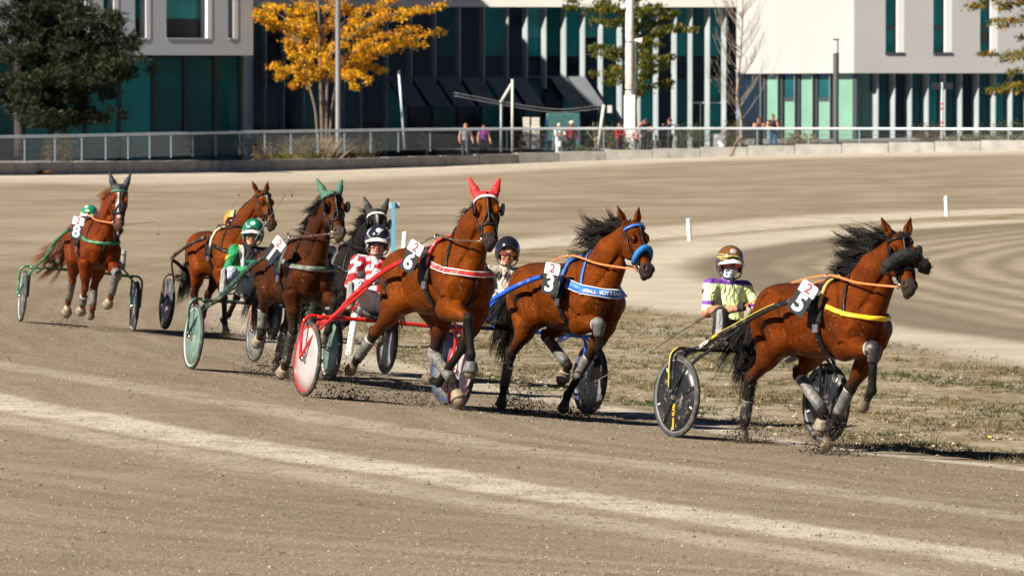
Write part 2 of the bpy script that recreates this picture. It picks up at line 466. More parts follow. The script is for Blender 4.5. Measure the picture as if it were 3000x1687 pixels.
def ground_material():
    m = bpy.data.materials.new('race_ground'); m.use_nodes = True
    nt = m.node_tree; N = nt.nodes; L = nt.links; b = N['Principled BSDF']
    b.inputs['Roughness'].default_value = .95; b.inputs['Specular IOR Level'].default_value = .15
    geo = N.new('ShaderNodeNewGeometry')
    def attr(n):
        a = N.new('ShaderNodeAttribute'); a.attribute_name = n; return a.outputs['Fac']
    def noise(sc, det=6, rough=.6, vec=None):
        t = N.new('ShaderNodeTexNoise'); t.inputs['Scale'].default_value = sc; t.inputs['Detail'].default_value = det; t.inputs['Roughness'].default_value = rough
        L.new(vec or geo.outputs['Position'], t.inputs['Vector']); return t.outputs[0]
    def rng_(x, a, b_, c=0., d=1.):
        r = N.new('ShaderNodeMapRange'); r.inputs['From Min'].default_value = a; r.inputs['From Max'].default_value = b_
        r.inputs['To Min'].default_value = c; r.inputs['To Max'].default_value = d; L.new(x, r.inputs[0]); return r.outputs[0]
    def mth(op, x, y):
        n = N.new('ShaderNodeMath'); n.operation = op
        for i, v in enumerate((x, y)):
            if hasattr(v, 'links'): L.new(v, n.inputs[i])
            else: n.inputs[i].default_value = v
        return n.outputs[0]
    def mix(f, x, y, mode='MIX'):
        n = N.new('ShaderNodeMix'); n.data_type = 'RGBA'; n.blend_type = mode
        if hasattr(f, 'links'): L.new(f, n.inputs[0])
        else: n.inputs[0].default_value = f
        for i, v in ((6, x), (7, y)):
            if hasattr(v, 'links'): L.new(v, n.inputs[i])
            else: n.inputs[i].default_value = (*v, 1)
        return n.outputs[2]
    big = noise(.22, 4); mid = noise(2.2, 8, .7); fine = noise(26, 6, .75); grit = noise(75, 3, .7)
    # streaks raked along the course
    mp = N.new('ShaderNodeMapping'); mp.inputs['Scale'].default_value = (1, .035, 0)
    sx_ = N.new('ShaderNodeSeparateXYZ'); L.new(geo.outputs['Position'], sx_.inputs[0]); cx_ = N.new('ShaderNodeCombineXYZ'); L.new(attr('dist'), cx_.inputs[0]); L.new(sx_.outputs[1], cx_.inputs[1])
    L.new(cx_.outputs[0], mp.inputs['Vector']); streak = noise(2.6, 6, .65, mp.outputs[0])
    mp2 = N.new('ShaderNodeMapping'); mp2.inputs['Rotation'].default_value = (0, 0, R(4)); mp2.inputs['Scale'].default_value = (.28, .20, 1)
    L.new(geo.outputs['Position'], mp2.inputs['Vector']); rake = noise(1.0, 6, .65, mp2.outputs[0])
    sand = mix(rng_(mid, .3, .7), (.180, .138, .092), (.245, .194, .136))
    sand = mix(rng_(streak, .45, .70, 0, .62), sand, (.30, .25, .19)); sand = mix(rng_(streak, .44, .28, 0, .5), sand, (.145, .11, .074))
    far = rng_(attr('far'), 0, 1)
    sand = mix(mth('MULTIPLY', far, rng_(rake, .42, .70, 0, .7)), sand, (.34, .285, .215))
    sand = mix(mth('MULTIPLY', far, rng_(rake, .48, .34, 0, .35)), sand, (.175, .145, .108))
    # powder-light sand
    ch = attr('chalk')
    chn = mth('MULTIPLY', ch, rng_(mth('ADD', mid, mth('MULTIPLY', fine, .9)), .70, 1.15, .15, 1.3))
    c = mix(chn, sand, (.50, .445, .365))
    # compacted pale path
    pa = attr('path'); pn = noise(.7, 7, .65)
    c = mix(pa, c, mix(rng_(pn, .3, .7), (.36, .315, .25), (.48, .43, .352)))
    # inner training track with harrow rings
    inn = attr('inner')
    ring = attr('ring'); w = N.new('ShaderNodeMath'); w.operation = 'SINE'
    L.new(mth('ADD', mth('MULTIPLY', ring, 6.5), mth('MULTIPLY', noise(.30, 4), 3.0)), w.inputs[0])
    rw = rng_(mth('ADD', w.outputs[0], mth('MULTIPLY', mth('SUBTRACT', noise(1.0, 8, .75), .5), 5.5)), -1.1, 1.3, 0, 1.)
    incol = mix(rw, (.190, .155, .112), (.305, .256, .188))
    incol = mix(rng_(attr('inedge'), 0, 1, 0, .9), incol, (.165, .135, .097))
    c = mix(inn, c, incol)
    # weedy verge
    gr = attr('grass'); gn = noise(1.1, 8, .72); gn2 = noise(6.5, 5, .7)
    soil = mix(rng_(gn2, .3, .7), (.25, .205, .15), (.44, .385, .30))
    weed = mix(rng_(noise(.9, 5), .35, .65), (.145, .118, .055), (.22, .152, .085))
    weed = mix(rng_(noise(3.1, 4), .56, .66, 0, .8), weed, (.075, .092, .030))
    cov = rng_(mth('ADD', gn, mth('MULTIPLY', mth('SUBTRACT', gn2, .5), .9)), .38, .60)
    ver = mix(cov, soil, weed)
    c = mix(mth('MINIMUM', mth('MULTIPLY', gr, rng_(mth('ADD', gn, gr), .75, 1.15, .2, 1.)), 1.), c, ver)
    # grit and small clods
    c = mix(1.0, c, mix(rng_(fine, .25, .75), (.62, .62, .62), (1.36, 1.34, 1.30)), 'MULTIPLY')
    c = mix(1.0, c, mix(rng_(grit, .3, .7), (.72, .72, .72), (1.25, 1.25, 1.25)), 'MULTIPLY')
    c = mix(1.0, c, mix(rng_(big, .3, .7), (.90, .90, .90), (1.07, 1.07, 1.07)), 'MULTIPLY')
    v = N.new('ShaderNodeTexVoronoi'); v.inputs['Scale'].default_value = 9; L.new(geo.outputs['Position'], v.inputs['Vector'])
    spot = mth('MULTIPLY', rng_(v.outputs['Distance'], .20, .12), rng_(noise(5, 3), .56, .66))
    c = mix(mth('MULTIPLY', spot, .55), c, (.075, .06, .045))
    v2 = N.new('ShaderNodeTexVoronoi'); v2.inputs['Scale'].default_value = 15; L.new(geo.outputs['Position'], v2.inputs['Vector'])
    peb = mth('MULTIPLY', rng_(v2.outputs['Distance'], .16, .09), rng_(noise(7, 3), .58, .66))
    c = mix(mth('MULTIPLY', peb, .8), c, (.52, .48, .42))
    v3 = N.new('ShaderNodeTexVoronoi'); v3.inputs['Scale'].default_value = 2.6; L.new(geo.outputs['Position'], v3.inputs['Vector'])
    pit = mth('MULTIPLY', rng_(v3.outputs['Distance'], .20, .10), rng_(noise(.8, 4), .50, .62))
    c = mix(mth('MULTIPLY', pit, .45), c, (.10, .08, .058))
    L.new(c, b.inputs['Base Color'])
    bp = N.new('ShaderNodeBump'); bp.inputs['Strength'].default_value = .8; bp.inputs['Distance'].default_value = .03
    L.new(mth('ADD', mth('MULTIPLY', mid, .8), mth('ADD', mth('MULTIPLY', fine, .55), mth('MULTIPLY', mth('ADD', v.outputs['Distance'], mth('MULTIPLY', pit, 3.)), -.25))), bp.inputs['Height'])
    L.new(bp.outputs[0], b.inputs['Normal'])
    return m
GMAT = ground_material()
def ground_values(X, Y):
    Z = gz(X, Y)
    d_edge = seg_dist(X, Y, EDGE); inf = inside(X, Y, INFIELD)
    sgn = np.where(inf, d_edge, -d_edge)
    wfar = np.interp(Y, [45, 60, 100, 140], [.32, .45, 2.2, 4.0])
    chalk = sm(wfar, wfar*.35, d_edge)*.9
    dc = seg_dist(X, Y, CURB)
    chalk = np.maximum(chalk, sm(15, 8, dc)*.75 + sm(3.5, 2.2, dc)*.45)
    for Lx, wd, am in ((LINE1, .50, .88), (LINE2, .40, .36), (LINE3, .36, .40)):
        dl = seg_dist(X, Y, Lx)
        chalk = np.maximum(chalk, am*sm(wd, wd*.55, dl) + am*.14*sm(wd*2.5, wd*.6, dl))
    path = region(X, Y, PATH, .8)*inf
    inner = region(X, Y, INNER, .5)*inf
    ring = seg_dist(X, Y, INNER)
    inedge = sm(3.0, 1.2, ring)*np.interp(Y, [60, 75, 95], [.6, .8, 1.])
    grass = sm(.1, .9, sgn)*(1 - np.maximum(path, inner))*inf
    chalk = chalk*(1-inner)*(1 - .6*path)
    far = sm(85, 120, Y)
    nz = sum(np.sin(X*a + p)*np.cos(Y*b_ + q) for a, b_, p, q in ((1.7, 1.1, 0, 1), (3.9, 2.7, 2, 3), (7.3, 5.9, 4, 1), (.7, .9, 5, 2)))/4
    Z = Z + nz*.03*grass*(Y < 90) + nz*.008
    return Z, dict(chalk=chalk, path=path, inner=inner, ring=ring, inedge=inedge, grass=grass, far=far, dist=sgn), inf
def build_ground():
    yl = [18.]
    while yl[-1] < 460:
        y = yl[-1]; yl.append(y + (.5 if y < 33 else .09 if y < 64 else .16 if y < 84 else .35 if y < 125 else .8 if y < 290 else 8))
    ys = np.array(yl)
    X = np.linspace(-1, 1, 170)[None, :]*(ys[:, None]*.112 + 1.2)
    fc = np.array([8., 30., 120.])[None, :]*(1 + ys[:, None]/60)
    X = np.concatenate([X[:, :1] - fc[:, ::-1], X, X[:, -1:] + fc], 1)
    Y = np.repeat(ys[:, None], X.shape[1], 1)
    n, m = X.shape
    Z, AT, inf = ground_values(X, Y)
    V = np.stack([X, Y, Z], -1).reshape(-1, 3)
    i = np.arange(n-1)[:, None]*m + np.arange(m-1)[None, :]
    F = np.stack([i, i+1, i+m+1, i+m], -1).reshape(-1, 4)
    cen = lambda a: a.ravel()[F].mean(1)
    infl = cen(inf.astype(float)) > .5; inn = cen(AT['inner']) > .5; pth = (cen(AT['path']) > .5) & ~inn
    yc = np.interp(X, CURB[:, 0], CURB[:, 1], right=CURB[-1, 1] + 20)
    bey = ~infl & (cen((Y > yc + .25).astype(float)) > .5)
    PAVE = mat('plaza_paving', (.16, .155, .15), .9, noise=.25, nscale=.8, bump=.3, bscale=3)
    for nm, ms in {'racing_track': ~infl & ~bey, 'training_track': infl & inn, 'infield_path': infl & pth, 'infield_verge': infl & ~inn & ~pth, 'plaza_ground': bey}.items():
        f = F[ms]
        if not len(f): continue
        u, inv = np.unique(f.ravel(), return_inverse=True)
        me = npmesh(nm, V[u], inv.reshape(-1, 4), True)
        for an, av in AT.items():
            a = me.attributes.new(an, 'FLOAT', 'POINT'); a.data.foreach_set('value', av.ravel()[u].astype(np.float32))
        tag(link(nm, me, PAVE if nm == 'plaza_ground' else GMAT), kind='structure')
build_ground()

# ================================================================ horses
def coat_material(name, rough=.40):
    m = bpy.data.materials.new(name); m.use_nodes = True
    nt = m.node_tree; N = nt.nodes; L = nt.links; b = N['Principled BSDF']
    a = N.new('ShaderNodeAttribute'); a.attribute_name = 'col'
    tc = N.new('ShaderNodeTexCoord')
    def noise(sc, det=4, ro=.6):
        t = N.new('ShaderNodeTexNoise'); t.inputs['Scale'].default_value = sc; t.inputs['Detail'].default_value = det; t.inputs['Roughness'].default_value = ro
        L.new(tc.outputs['Object'], t.inputs['Vector']); return t.outputs[0]
    def rg(x, p, q, c, d):
        r = N.new('ShaderNodeMapRange'); r.inputs['From Min'].default_value = p; r.inputs['From Max'].default_value = q
        r.inputs['To Min'].default_value = c; r.inputs['To Max'].default_value = d; L.new(x, r.inputs[0]); return r.outputs[0]
    mx = N.new('ShaderNodeMix'); mx.data_type = 'RGBA'; mx.blend_type = 'MULTIPLY'; mx.inputs[0].default_value = 1
    L.new(a.outputs['Color'], mx.inputs[6]); L.new(rg(noise(4, 8, .7), .3, .7, .55, 1.32), mx.inputs[7])
    # specks of flung sand
    v = N.new('ShaderNodeTexVoronoi'); v.inputs['Scale'].default_value = 42; L.new(tc.outputs['Object'], v.inputs['Vector'])
    mu = N.new('ShaderNodeMath'); mu.operation = 'MULTIPLY'
    L.new(rg(v.outputs['Distance'], .20, .12, 0, 1), mu.inputs[0]); L.new(rg(noise(7, 3), .54, .64, 0, .75), mu.inputs[1])
    m2 = N.new('ShaderNodeMix'); m2.data_type = 'RGBA'; m2.inputs[7].default_value = (.46, .33, .22, 1)
    L.new(mu.outputs[0], m2.inputs[0]); L.new(mx.outputs[2], m2.inputs[6]); L.new(m2.outputs[2], b.inputs['Base Color'])
    L.new(rg(noise(6, 6, .7), .32, .68, rough-.12, rough+.22), b.inputs['Roughness'])
    b.inputs['Specular IOR Level'].default_value = .55
    # the sheen takes the colour of the hair
    tn = N.new('ShaderNodeVectorMath'); tn.operation = 'SCALE'; tn.inputs['Scale'].default_value = 7.; L.new(m2.outputs[2], tn.inputs[0])
    t3 = N.new('ShaderNodeVectorMath'); t3.operation = 'MINIMUM'; t3.inputs[1].default_value = (1, .75, .6); L.new(tn.outputs[0], t3.inputs[0]); L.new(t3.outputs[0], b.inputs['Specular Tint'])
    # muscle ripples and fine hair
    mp = N.new('ShaderNodeMapping'); mp.inputs['Scale'].default_value = (60, 60, 14); L.new(tc.outputs['Object'], mp.inputs['Vector'])
    t = N.new('ShaderNodeTexNoise'); t.inputs['Scale'].default_value = 2.5; t.inputs['Detail'].default_value = 3; L.new(mp.outputs[0], t.inputs['Vector'])
    ad = N.new('ShaderNodeMath'); ad.operation = 'MULTIPLY_ADD'; ad.inputs[1].default_value = .30; L.new(t.outputs[0], ad.inputs[0]); L.new(noise(9, 4, .55), ad.inputs[2])
    bp = N.new('ShaderNodeBump'); bp.inputs['Strength'].default_value = .75; bp.inputs['Distance'].default_value = .03
    L.new(ad.outputs[0], bp.inputs['Height']); L.new(bp.outputs[0], b.inputs['Normal'])
    return m
COAT = coat_material('horse_coat')
def hair_mat(name, c): return mat(name, tuple(x*.7 for x in c), .45, spec=.22, noise=.3, nscale=30)
BOOTS = {'grey': mat('grey_leg_boot', (.085, .088, .085), .55, dirt_amt=.6, dirt=(.20, .17, .13), dirt_scale=10, noise=.3, nscale=20, bump=.3, bscale=30),
         'bell': mat('tan_bell_boot', (.24, .185, .13), .6, noise=.3, nscale=14, dirt_amt=.4, dirt=(.13, .105, .075), bump=.25, bscale=30),
         'black': mat('black_leg_boot', (.02, .02, .022), .5, dirt_amt=.45, dirt=(.26, .23, .18)),
         'white': mat('white_fleece_trim', (.42, .40, .36), .9, noise=.2)}
def lerp(a, b, t): return np.array(a, float)*(1-t) + np.array(b, float)*t
def build_horse(key, label, legs, poll, yaw, tilt, coat, legcol, muzzle, manecol, tack, res=.011, wind=1., mane_len=.33, hood=None, tail=None, sock=None, mane_n=230, blaze=0, seed=1, fan=(0, 0)):
    rg = np.random.default_rng(seed)
    M = HF[key].mat(HK[key])
    root = empty('horse', M); tag(root, label, 'horse', 'horses racing in harness')
    S = SDF((-1.3, -.46, -.08), (1.75, .46, 2.34), res)
    B, K_, LG, MZ, HO, WH = 0, 0, 1, 2, 3, 4
    # --- trunk
    S.el((.04, 0, 1.15), (.50, .272, .335), .05); S.el((-.22, 0, 1.12), (.40, .255, .275), .12)
    S.el((.38, 0, 1.13), (.29, .215, .315), .12); S.el((-.36, 0, 1.27), (.34, .205, .175), .12)
    S.el((-.52, 0, 1.25), (.27, .215, .225), .12)
    S.rc((.14, 0, 1.415), (.36, 0, 1.425), .085, .09, .08); S.rc((-.62, 0, 1.36), (-.74, 0, 1.27), .10, .06, .06)
    P = np.array(poll, float)
    for sd in (-1, 1):
        y = lambda v: sd*v
        S.rc((.28, y(.13), 1.38), (.56, y(.155), 1.08), .10, .115, .06, sq=((0, 1, 0), .8))
        S.el((.40, y(.17), 1.03), (.13, .085, .15), .04)
        S.el((.60, y(.085), 1.05), (.11, .105, .15), .05)
        S.el((-.55, y(.115), 1.23), (.22, .165, .22), .06)
        S.el((-.64, y(.11), 1.13), (.145, .13, .22), .05)
        S.el((.33, y(.20), 1.20), (.10, .06, .20), .03, M=np.array([[.85, 0, -.53], [0, 1, 0], [.53, 0, .85]]))
        S.el((.47, y(.185), .99), (.10, .065, .13), .03); S.el((.62, y(.11), .98), (.075, .075, .10), .03)
        S.el((-.42, y(.18), 1.20), (.13, .09, .19), .04); S.el((-.70, y(.12), 1.16), (.085, .10, .20), .03)
    # --- legs
    for nm, J in legs.items():
        J = [np.array(p, float) for p in J]; sd = -1 if nm[0] == 'R' else 1
        if nm[1] == 'F':
            e, kn, ft, hf = J; sh = np.array((.56, sd*.15, 1.08))
            S.rc(sh, e, .115, .10, .05); mid = lerp(e, kn, .42); fwd = np.array((.02, 0, 0))
            S.rc(e, mid + fwd, .105, .077, .05); S.rc(e + np.array((-.03, 0, .0)), lerp(e, kn, .6), .07, .05, .04)
            S.rc(mid + fwd*.6, kn, .075, .047, .04); S.el(kn, (.052, .05, .058), .03, LG)
            S.rc(kn, ft, .039, .034, .03, LG); fw = np.cross(ft-kn, (0, 1, 0)); fw /= np.linalg.norm(fw) + 1e-9
            S.rc(kn + fw*.018, ft + fw*.014, .026, .026, .02, LG)
        else:
            e, kn, ft, hf = J; hip = np.array((-.50, sd*.13, 1.20))
            S.rc(hip, e, .185, .125, .07); S.rc((-.68, sd*.115, 1.10), lerp(e, kn, .40) + np.array((-.07, 0, .02)), .125, .075, .06)
            S.rc(e, lerp(e, kn, .5), .12, .078, .04); S.rc(e + np.array((.02, sd*.02, 0)), (-.30, sd*.225, 1.16), .05, .03, .05); S.rc(lerp(e, kn, .45), kn, .08, .046, .05)
            ax = lerp(e, kn, .0) - kn; back = np.array((-.045, 0, .05))
            S.el(kn, (.052, .048, .062), .03, LG); S.rc(kn + back, kn, .026, .04, .02, LG)
            S.rc(kn + back, lerp(e, kn, .62), .02, .03, .03, LG)
            S.rc(kn, ft, .045, .037, .03, LG); fw = np.cross(ft-kn, (0, 1, 0)); fw /= np.linalg.norm(fw) + 1e-9
            S.rc(kn + fw*.02, ft + fw*.016, .028, .027, .02, LG)
        S.el(ft, (.044, .042, .046), .02, LG)
        d = (hf - ft); ln = np.linalg.norm(d); d /= ln
        cor = ft + d*max(.05, ln-.055)
        wh = sock and nm in sock
        S.rc(ft, cor, .036, .038, .02, WH if wh else LG)
        S.rc(cor, ft + d*(ln + .01), .044, .060, .01, HO)
    # --- neck
    base = np.array((.47, 0, 1.26)); th = R(yaw); t2 = R(tilt)
    u = np.array((math.sin(t2)*math.cos(th), math.sin(t2)*math.sin(th), -math.cos(t2)))      # along the face, down
    w = np.array((-math.sin(th), math.cos(th), 0.)); v = np.cross(u, w)
    if v[0] < 0: v = -v                                                                      # out of the forehead
    if v @ np.array((math.cos(th), math.sin(th), 0)) < 0: v = -v
    H = np.stack([u, v, w], 1)
    hp = lambda a, b, c=0.: P + H @ np.array((a, b, c), float)
    top = hp(.05, -.10); nm_ = lerp(base, top, .52) + np.array((-.045, 0, .035))
    S.rc(base, nm_, .225, .155, .09, sq=((0, 1, 0), .66)); S.rc(nm_, top, .155, .10, .06, sq=((0, 1, 0), .68))
    S.rc((.30, 0, 1.43), nm_ + np.array((-.07, 0, .08)), .075, .07, .07); S.rc(nm_ + np.array((-.07, 0, .08)), hp(0, -.10), .07, .055, .05)
    S.rc((.62, 0, 1.13), lerp(base, top, .5) + np.array((.10, 0, -.08)), .105, .075, .06)
    # --- head
    S.el(hp(.075, -.03), (.115, .10, .102), .03, M=H)
    S.rc(hp(.10, -.012), hp(.44, -.01), .090, .056, .03, sq=(v, .85))
    for sd in (-1, 1):
        S.el(hp(.21, -.115, sd*.048), (.125, .105, .055), .025, M=H)
        S.el(hp(.165, .022, sd*.088), (.055, .036, .030), .02, M=H)
        S.rc(hp(.20, -.018, sd*.090), hp(.37, -.03, sd*.056), .022, .012, .015)
    S.rc(hp(.26, -.13), hp(.50, -.085), .055, .034, .03, sq=(w, .8))
    S.el(hp(.50, -.025), (.085, .072, .068), .03, MZ, M=H)
    for sd in (-1, 1):
        S.el(hp(.505, .012, sd*.043), (.048, .038, .034), .012, MZ, M=H)
        S.el(hp(.507, .036, sd*.054), (.026, .022, .015), .008, 5, M=H, sub=True)
        S.el(hp(.186, .016, sd*.116), (.026, .02, .016), .01, 5, M=H, sub=True)
    S.el(hp(.562, -.025), (.036, .048, .046), .02, MZ, M=H); S.el(hp(.552, -.085), (.038, .034, .036), .02, MZ, M=H)
    S.rc(hp(.575, -.066, -.05), hp(.575, -.066, .05), .006, .006, .006, 5, sub=True)
    eb = []
    for sd in (-1, 1):
        b0 = hp(-.012, -.035, sd*.070); tip = hp(-.205, .005, sd*.142); mid = lerp(b0, tip, .45)
        if not hood:
            S.rc(b0, mid, .034, .040, .012, 0, sq=(v, .7)); S.rc(mid, tip, .040, .006, .01, 6, sq=(v, .6))
            S.rc(lerp(b0, tip, .2) + v*.03 + w*sd*.006, lerp(b0, tip, .8) + v*.018, .017, .008, .008, 5, sub=True)
        eb.append((b0, mid, tip))
    def groove(pts, r, k=.03, tgx=None, sub=True):
        Pg, Ng = S.cast(np.array([a for a, _ in pts], float), np.array([d for _, d in pts], float), off=0.)
        Pg = spline(Pg, 4)
        for a_, b_ in zip(Pg[:-1], Pg[1:]): S.rc(a_, b_, r, r, k, tgx, sub=sub)
    for sd in (-1, 1):
        L_ = lambda *q_: [((x_, 0, z_), (dx_, sd*1., dz_)) for x_, z_, dx_, dz_ in q_]
        groove(L_((.20, 1.36, 0, .25), (.24, 1.22, 0, 0), (.27, 1.08, 0, 0), (.30, .96, 0, -.1)), .012)
        groove(L_((.40, 1.36, .0, .2), (.46, 1.22, .1, 0), (.55, 1.10, .2, 0)), .010)
        groove(L_((-.50, 1.38, 0, .3), (-.60, 1.25, 0, 0), (-.63, 1.10, 0, 0), (-.58, .98, 0, 0)), .011)
        groove(L_((-.33, 1.30, 0, .1), (-.28, 1.16, 0, 0), (-.25, 1.04, 0, 0)), .014)
        groove(L_((.36, 1.02, 0, 0), (.44, .96, .1, 0), (.52, .93, .2, 0)), .009)
        for x_ in (.08, .0, -.08, -.16): groove(L_((x_, 1.26, 0, 0), (x_ - .03, 1.12, 0, 0), (x_ - .03, .99, 0, -.1)), .004, .03)
        groove([((lerp(base, top, t_)[0] + .05, 0, lerp(base, top, t_)[2] - .05), (.35, sd*1., -.25)) for t_ in (.15, .4, .65, .85)], .012)
        for q_ in (((.30, 1.0, 0, 0), (.42, .92, .05, 0), (.50, .97, .1, 0)), ((-.05, 1.0, 0, 0), (.1, .92, 0, -.2), (.22, .90, 0, -.2)), ((-.42, 1.1, 0, 0), (-.36, 1.0, 0, 0), (-.33, .9, 0, 0)), ((.50, 1.2, .1, 0), (.56, 1.1, .2, 0), (.55, 1.0, .2, 0))):
            groove(L_(*q_), .0065, .010, None, False)
        groove([(hp(u_, -.05), sd*w + v*t_) for u_, t_ in ((.22, .1), (.30, .3), (.38, .2), (.45, .3))], .005, .008, None, False)
    groove([((.45, 0, z_), (1., 0, 0)) for z_ in (1.22, 1.1, 1.0, .92)], .014)
    W, F, tg = S.mesh()
    col = np.array([coat, legcol, muzzle, (.16, .125, .09), (.62, .58, .52), (.02, .015, .012), tuple(np.array(coat)*.55)])[tg]
    # shade of the coat: darker topline, warmer flank and quarters
    body = tg == 0
    z = W[:, 2]; x = W[:, 0]
    tl = sm(1.30, 1.52, z)*sm(.5, -.1, x)*.42
    col[body] = col[body]*(1 - tl[body, None]) + np.array(manecol)*tl[body, None]*1.2
    q = (.18*np.sin(x*7 + seed) * np.sin(z*5) + 1.)[:, None]; col = np.where(body[:, None], col*q, col)
    lowleg = sm(.78, .50, z); hd = np.linalg.norm(W - hp(.2, -.05), axis=1) < .5
    lk = np.where(body & ~hd, lowleg, 0)[:, None]; col = col*(1-lk) + np.array(legcol)*lk
    if blaze:
        fu = (W - P) @ u; fw_ = (W - P) @ w; fv = (W - P) @ v
        bl = hd & (fv > .0) & (np.abs(fw_) < .018*blaze*(1 + .5*np.sin(fu*30))) & (fu > .05) & (fu < (.17 if blaze < 1.5 else .42))
        col[bl] = (.75, .7, .66)
    col = relax(F, col, 3)
    bo = link('body', npmesh('body', W, F, True, col), COAT, root)
    # --- eyes
    EYEM = mat('horse_eye', (.006, .004, .003), .05, spec=.8)
    for sd in (-1, 1):
        MB().lathe([(.0001, -.022)] + [(.022*math.sin(a), -.022*math.cos(a)) for a in np.linspace(.2, 2.9, 8)] + [(.0001, .022)], 12, Matrix.Translation(Vector(hp(.184, .016, sd*.096)))).build('eye', EYEM, root, True)
    # --- mane and forelock
    HM = hair_mat('mane_%s' % key, manecol)
    crest = spline([hp(-.03, -.07), lerp(hp(0, -.13), nm_ + np.array((-.10, 0, .14)), .5) + np.array((-.02, 0, .015)), nm_ + np.array((-.125, 0, .13)), (.34, 0, 1.52)], 10)
    G = max(24, mane_n//5); m = 10; s_ = np.linspace(0, 1, m)
    def on_crest(t):
        ci = t*(len(crest)-1); i0 = np.clip(ci.astype(int), 0, len(crest)-2); fr = (ci - i0)[:, None]; return crest[i0]*(1-fr) + crest[i0+1]*fr
    gt = np.sort(rg.random(G)); gA = on_crest(gt)
    d0 = np.stack([-.5 - .5*wind*rg.random(G), rg.normal(-.15, .2, G), .30 + .25*rg.normal(0, 1, G)], 1); d0 /= np.linalg.norm(d0, axis=1)[:, None]
    d1 = np.stack([-1.0*wind + rg.normal(0, .2, G), -.35*(1-wind) + rg.normal(0, .25, G) + fan[0], -.75 + .85*wind + rg.normal(0, .30, G) + fan[1]], 1); d1 /= np.linalg.norm(d1, axis=1)[:, None]
    d2 = d1 + rg.normal(0, .45, (G, 3)) + np.array((0, 0, .15*wind - .25)); d2 /= np.linalg.norm(d2, axis=1)[:, None]
    sq_ = s_[None, :, None]; D = d0[:, None]*(1-sq_)**2 + 2*d1[:, None]*sq_*(1-sq_) + d2[:, None]*sq_**2
    gl = mane_len*(.55 + .6*rg.random(G))*np.where(gt > .75, .75, 1.)
    gP = gA[:, None] + np.cumsum(D, 1)*(gl/m)[:, None, None]
    n = int(mane_n*5); cl = rg.integers(0, G, n); A = on_crest(np.clip(gt[cl] + rg.normal(0, .035, n), 0, 1)) + rg.normal(0, .010, (n, 3))
    f_ = rg.uniform(.6, 1.08, (n, 1, 1)); pin = np.where(rg.random((n, 1, 1)) < .22, -.8, .62)
    St = gA[cl][:, None] + (gP[cl] - gA[cl][:, None])*f_ + (A - gA[cl])[:, None]*(1 - pin*sq_) + rg.normal(0, 1, (n, 1, 3))*np.sin(sq_*rg.uniform(2, 5, (n, 1, 1)))*sq_*.012
    Vh, Fh = strands(St, r0=.0036); link('mane', npmesh('mane', Vh, Fh), HM, root)
    if not hood:
        n = 46; A = np.array([hp(-.05 + .03*rg.random(), -.02 + .03*rg.random(), .05*rg.normal()) for _ in range(n)])
        D = np.array([H @ np.array((.6 + .3*rg.random(), .25, .35*rg.normal())) for _ in range(n)]); D2 = D + np.array((-.4*wind, -.2, 0.1))
        St = A[:, None, :] + (D[:, None, :]*s_[None, :, None] + (D2-D)[:, None, :]*(s_**2)[None, :, None])*.10
        Vh, Fh = strands(St, r0=.006); link('forelock', npmesh('forelock', Vh, Fh), HM, root)
    # --- tail
    tl_ = tail or dict(mid=(-.28, 0, -.30), end=(-.30, -.05, -.75), spread=.06, n=260)
    n = int(tl_['n']*3); A = np.array((-.80, 0, 1.30)) + rg.normal(0, .018, (n, 3)); sp = tl_['spread']; G = 26
    cl = rg.integers(0, G, n); f1 = (rg.uniform(.6, 1.08, G)[cl] + rg.normal(0, .06, n))[:, None]; og = np.clip(rg.normal(0, sp, (G, 3)), -2*sp, 2*sp); o1 = og[cl] + rg.normal(0, sp*.30, (n, 3))
    mid = A + np.array(tl_['mid'])*f1 + o1*.7; end = A + np.array(tl_['end'])*f1 + (og[cl]*1.35 + rg.normal(0, sp*.14, (n, 3))); up = A + np.array((-.10, 0, .02))
    s2 = np.linspace(0, 1, 10)[None, :, None]; wv = rg.normal(0, 1, (G, 1, 3))[cl]*np.sin(s2*5 + rg.uniform(0, 6, (G, 1, 1))[cl])*s2*.022
    St = A[:, None]*(1-s2)**3 + 3*up[:, None]*s2*(1-s2)**2 + 3*mid[:, None]*s2**2*(1-s2) + end[:, None]*s2**3 + wv
    St = St + rg.normal(0, 1, (n, 1, 3))*np.sin(s2*6 + rg.uniform(0, 6, (n, 1, 1)))*s2*.008
    Vh, Fh = strands(St, r0=.0048); link('tail', npmesh('tail', Vh, Fh), HM, root)
    # --- harness
    lea = LEATHER(); st = STEEL(); acc = tack.get('accent') or lea; X = lambda a: np.asarray(a, float)
    def loop_x(x0, z0, lo, hi, n=40, tiltx=0.):
        a = np.linspace(lo, hi, n); Dv = np.stack([np.sin(a)*0 + tiltx*np.cos(a), np.sin(a), np.cos(a)], 1)
        return S.cast((x0, 0, z0), Dv)
    def strap(name, Pn, w_, t_, m_, closed=False, par=root):
        return MB().ribbon(Pn[0], Pn[1], w_, t_, closed).build(name, m_, par, True)
    two = 2*math.pi
    strap('girth', loop_x(.20, 1.14, 0, two*(1-1/44), 44), .065, .012, lea, True)
    strap('saddle_pad', loop_x(.19, 1.16, -1.75, 1.75, 36), .17, .03, mat('saddle_pad', (.008, .008, .009), .5, spec=.3, dirt_amt=.25, dirt=(.12, .11, .1)))
    if tack.get('trim'): strap('pad_trim', (loop_x(.255, 1.16, -1.7, 1.7, 36)), .022, .036, tack['trim'])
